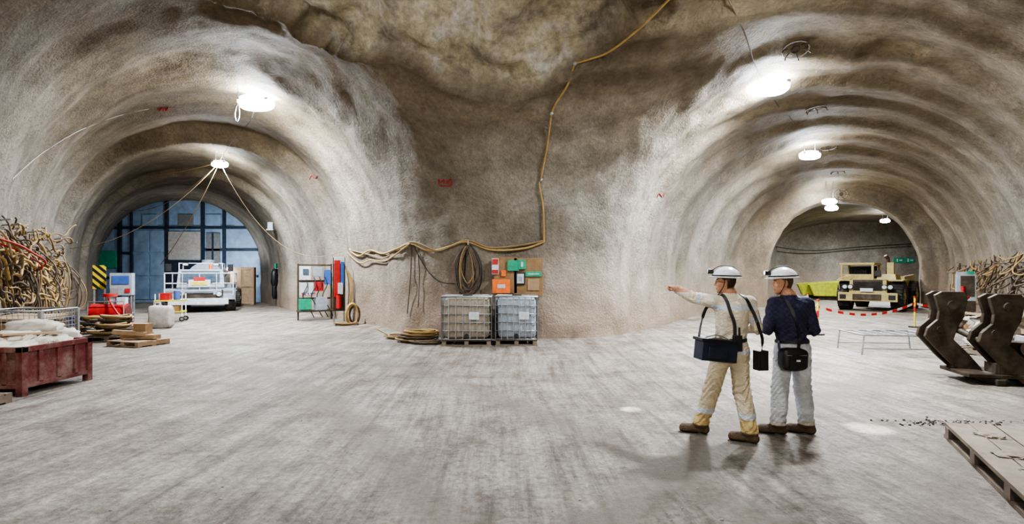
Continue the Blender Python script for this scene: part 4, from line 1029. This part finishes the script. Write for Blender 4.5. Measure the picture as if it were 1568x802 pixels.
strap(pa,bvA,[(.35,-.12,.9),(.35,-.13,1.1),(.27,-.13,1.3),(.20,-.06,1.48),(.18,.05,1.47)],.034,BLACK,'strap_side_bag',.01)
b=B('belt'); 
P=[];N=[]
for t in range(40):
    th=2*math.pi*t/40; o_=Vector((.09,0,1.02)); dr=Vector((math.cos(th),math.sin(th),0)); r_=bvA.ray_cast(o_+dr*.45,-dr)
    q=r_[0] if r_[0] is not None and (r_[0]-o_).length<.24 else o_+dr*.16
    P.append(q+dr*.006);N.append(dr)
b.tube(P,.01,BLACK,4,closed=True,nrm=N,flat=(.05,.01)); b.finish(parent=pa)

pb=bpy.data.objects.new('man_in_navy_shirt',None); COL.objects.link(pb); pb.location=(3.0,5.45,0)
JB=dict(pel=(-.02,0,.92),chest=(-.035,0,1.23),shl=(-.20,.015,1.395),shr=(.135,-.005,1.39),neck0=(-.045,0,1.43),neck1=(-.085,.02,1.55),
 ell=(-.265,.02,1.12),wrl=(-.17,.25,1.09),elr=(.205,-.03,1.115),wrr=(.11,.20,1.07),
 hipl=(-.10,0,.88),knl=(-.135,.03,.48),anl=(-.165,.01,.115),hipr=(.07,0,.88),knr=(.105,.02,.48),anr=(.145,.02,.115),
 hel=(-.125,-.01),tol=(-.305,.07),her=(.175,-.01),tor=(.02,.10))
def colB(V):
    x,y,z=V.T; c=np.tile((.034,.033,.070),(len(V),1))
    chk=((np.floor(x*34)+np.floor(z*34))%2)==0; c[chk]=(.044,.043,.084)
    c[z<.985]=(.50,.54,.59); c[(z>.225)&(z<.285)]=(.60,.64,.70); c[z<.15]=(.44,.42,.37)
    c[z<.105]=(.10,.07,.05); c[z<.018]=(.02,.018,.016)
    c[(z>1.485)]=SK
    for w_ in ('l','r'):
        t,d=segt(V,JB['el'+w_],JB['wr'+w_]); c[(t>.97)&(d<.07)]=SK
    return c
bvB=body(pb,JB,colB,1.0)
HB=headframe((-.10,.03,1.60),math.radians(78),math.radians(-2))
head_mesh(pb,HB,(.09,.06,.04)); helmet_mesh(pb,HB)
hand_mesh(pb,frame(Vector(JB['wrl'])+Vector((.02,.03,0)),(.5,.85,-.1),(-.7,.3,.6)),relax,False,'hand_left')
hand_mesh(pb,frame(Vector(JB['wrr'])+Vector((-.02,.03,0)),(-.5,.85,0),(.7,.3,.6)),relax,True,'hand_right')
b=B('camera_bag')
b.blob((-.12,-.20,.83),(.135,.085,.115),BLACK,e=.5,amp=.05,nu=32,nv=18); b.box((-.12,-.285,.81),(.16,.03,.12),BLACK); b.tube([(-.22,-.28,.88),(-.02,-.28,.88)],.004,STEEL,6); b.box((-.12,-.305,.83),(.04,.006,.02),WHITE)
b.finish(parent=pb,bevel=.006)
strap(pb,bvB,[(-.03,-.17,.92),(-.02,-.16,1.1),(-.08,-.15,1.28),(-.135,-.08,1.44),(-.14,.05,1.42)],.032,BLACK,'strap_bag_back')
strap(pb,bvB,[(-.23,-.17,.9),(-.21,-.05,1.02),(-.19,.08,1.15)],.03,BLACK,'strap_bag_front',.012)
b=B('belt'); P=[];N=[]
for t in range(40):
    th=2*math.pi*t/40; o_=Vector((-.025,0,.99)); dr=Vector((math.cos(th),math.sin(th),0)); r_=bvB.ray_cast(o_+dr*.45,-dr)
    q=r_[0] if r_[0] is not None and (r_[0]-o_).length<.2 else o_+dr*.15
    P.append(q+dr*.004);N.append(dr)
b.tube(P,.01,BLACK,4,closed=True,nrm=N,flat=(.045,.008)); b.finish(parent=pb)

# ------------------------------------------------------------------ world, camera
wd=bpy.data.worlds.new('World'); scene.world=wd; wd.use_nodes=True
wd.node_tree.nodes['Background'].inputs[0].default_value=(.5,.55,.6,1); wd.node_tree.nodes['Background'].inputs[1].default_value=.3
cd=bpy.data.cameras.new('camera'); cam=bpy.data.objects.new('camera',cd); COL.objects.link(cam)
cam.location=(0,0,1.7); cam.rotation_euler=(math.radians(90),0,0); cd.sensor_width=36; cd.lens=18; cd.shift_y=.0121; cd.clip_end=200
scene.camera=cam
scene.view_settings.view_transform='AgX'
scene.view_settings.look='AgX - High Contrast'
scene.view_settings.exposure=-0.25
bpy.data.meshes.remove(full)
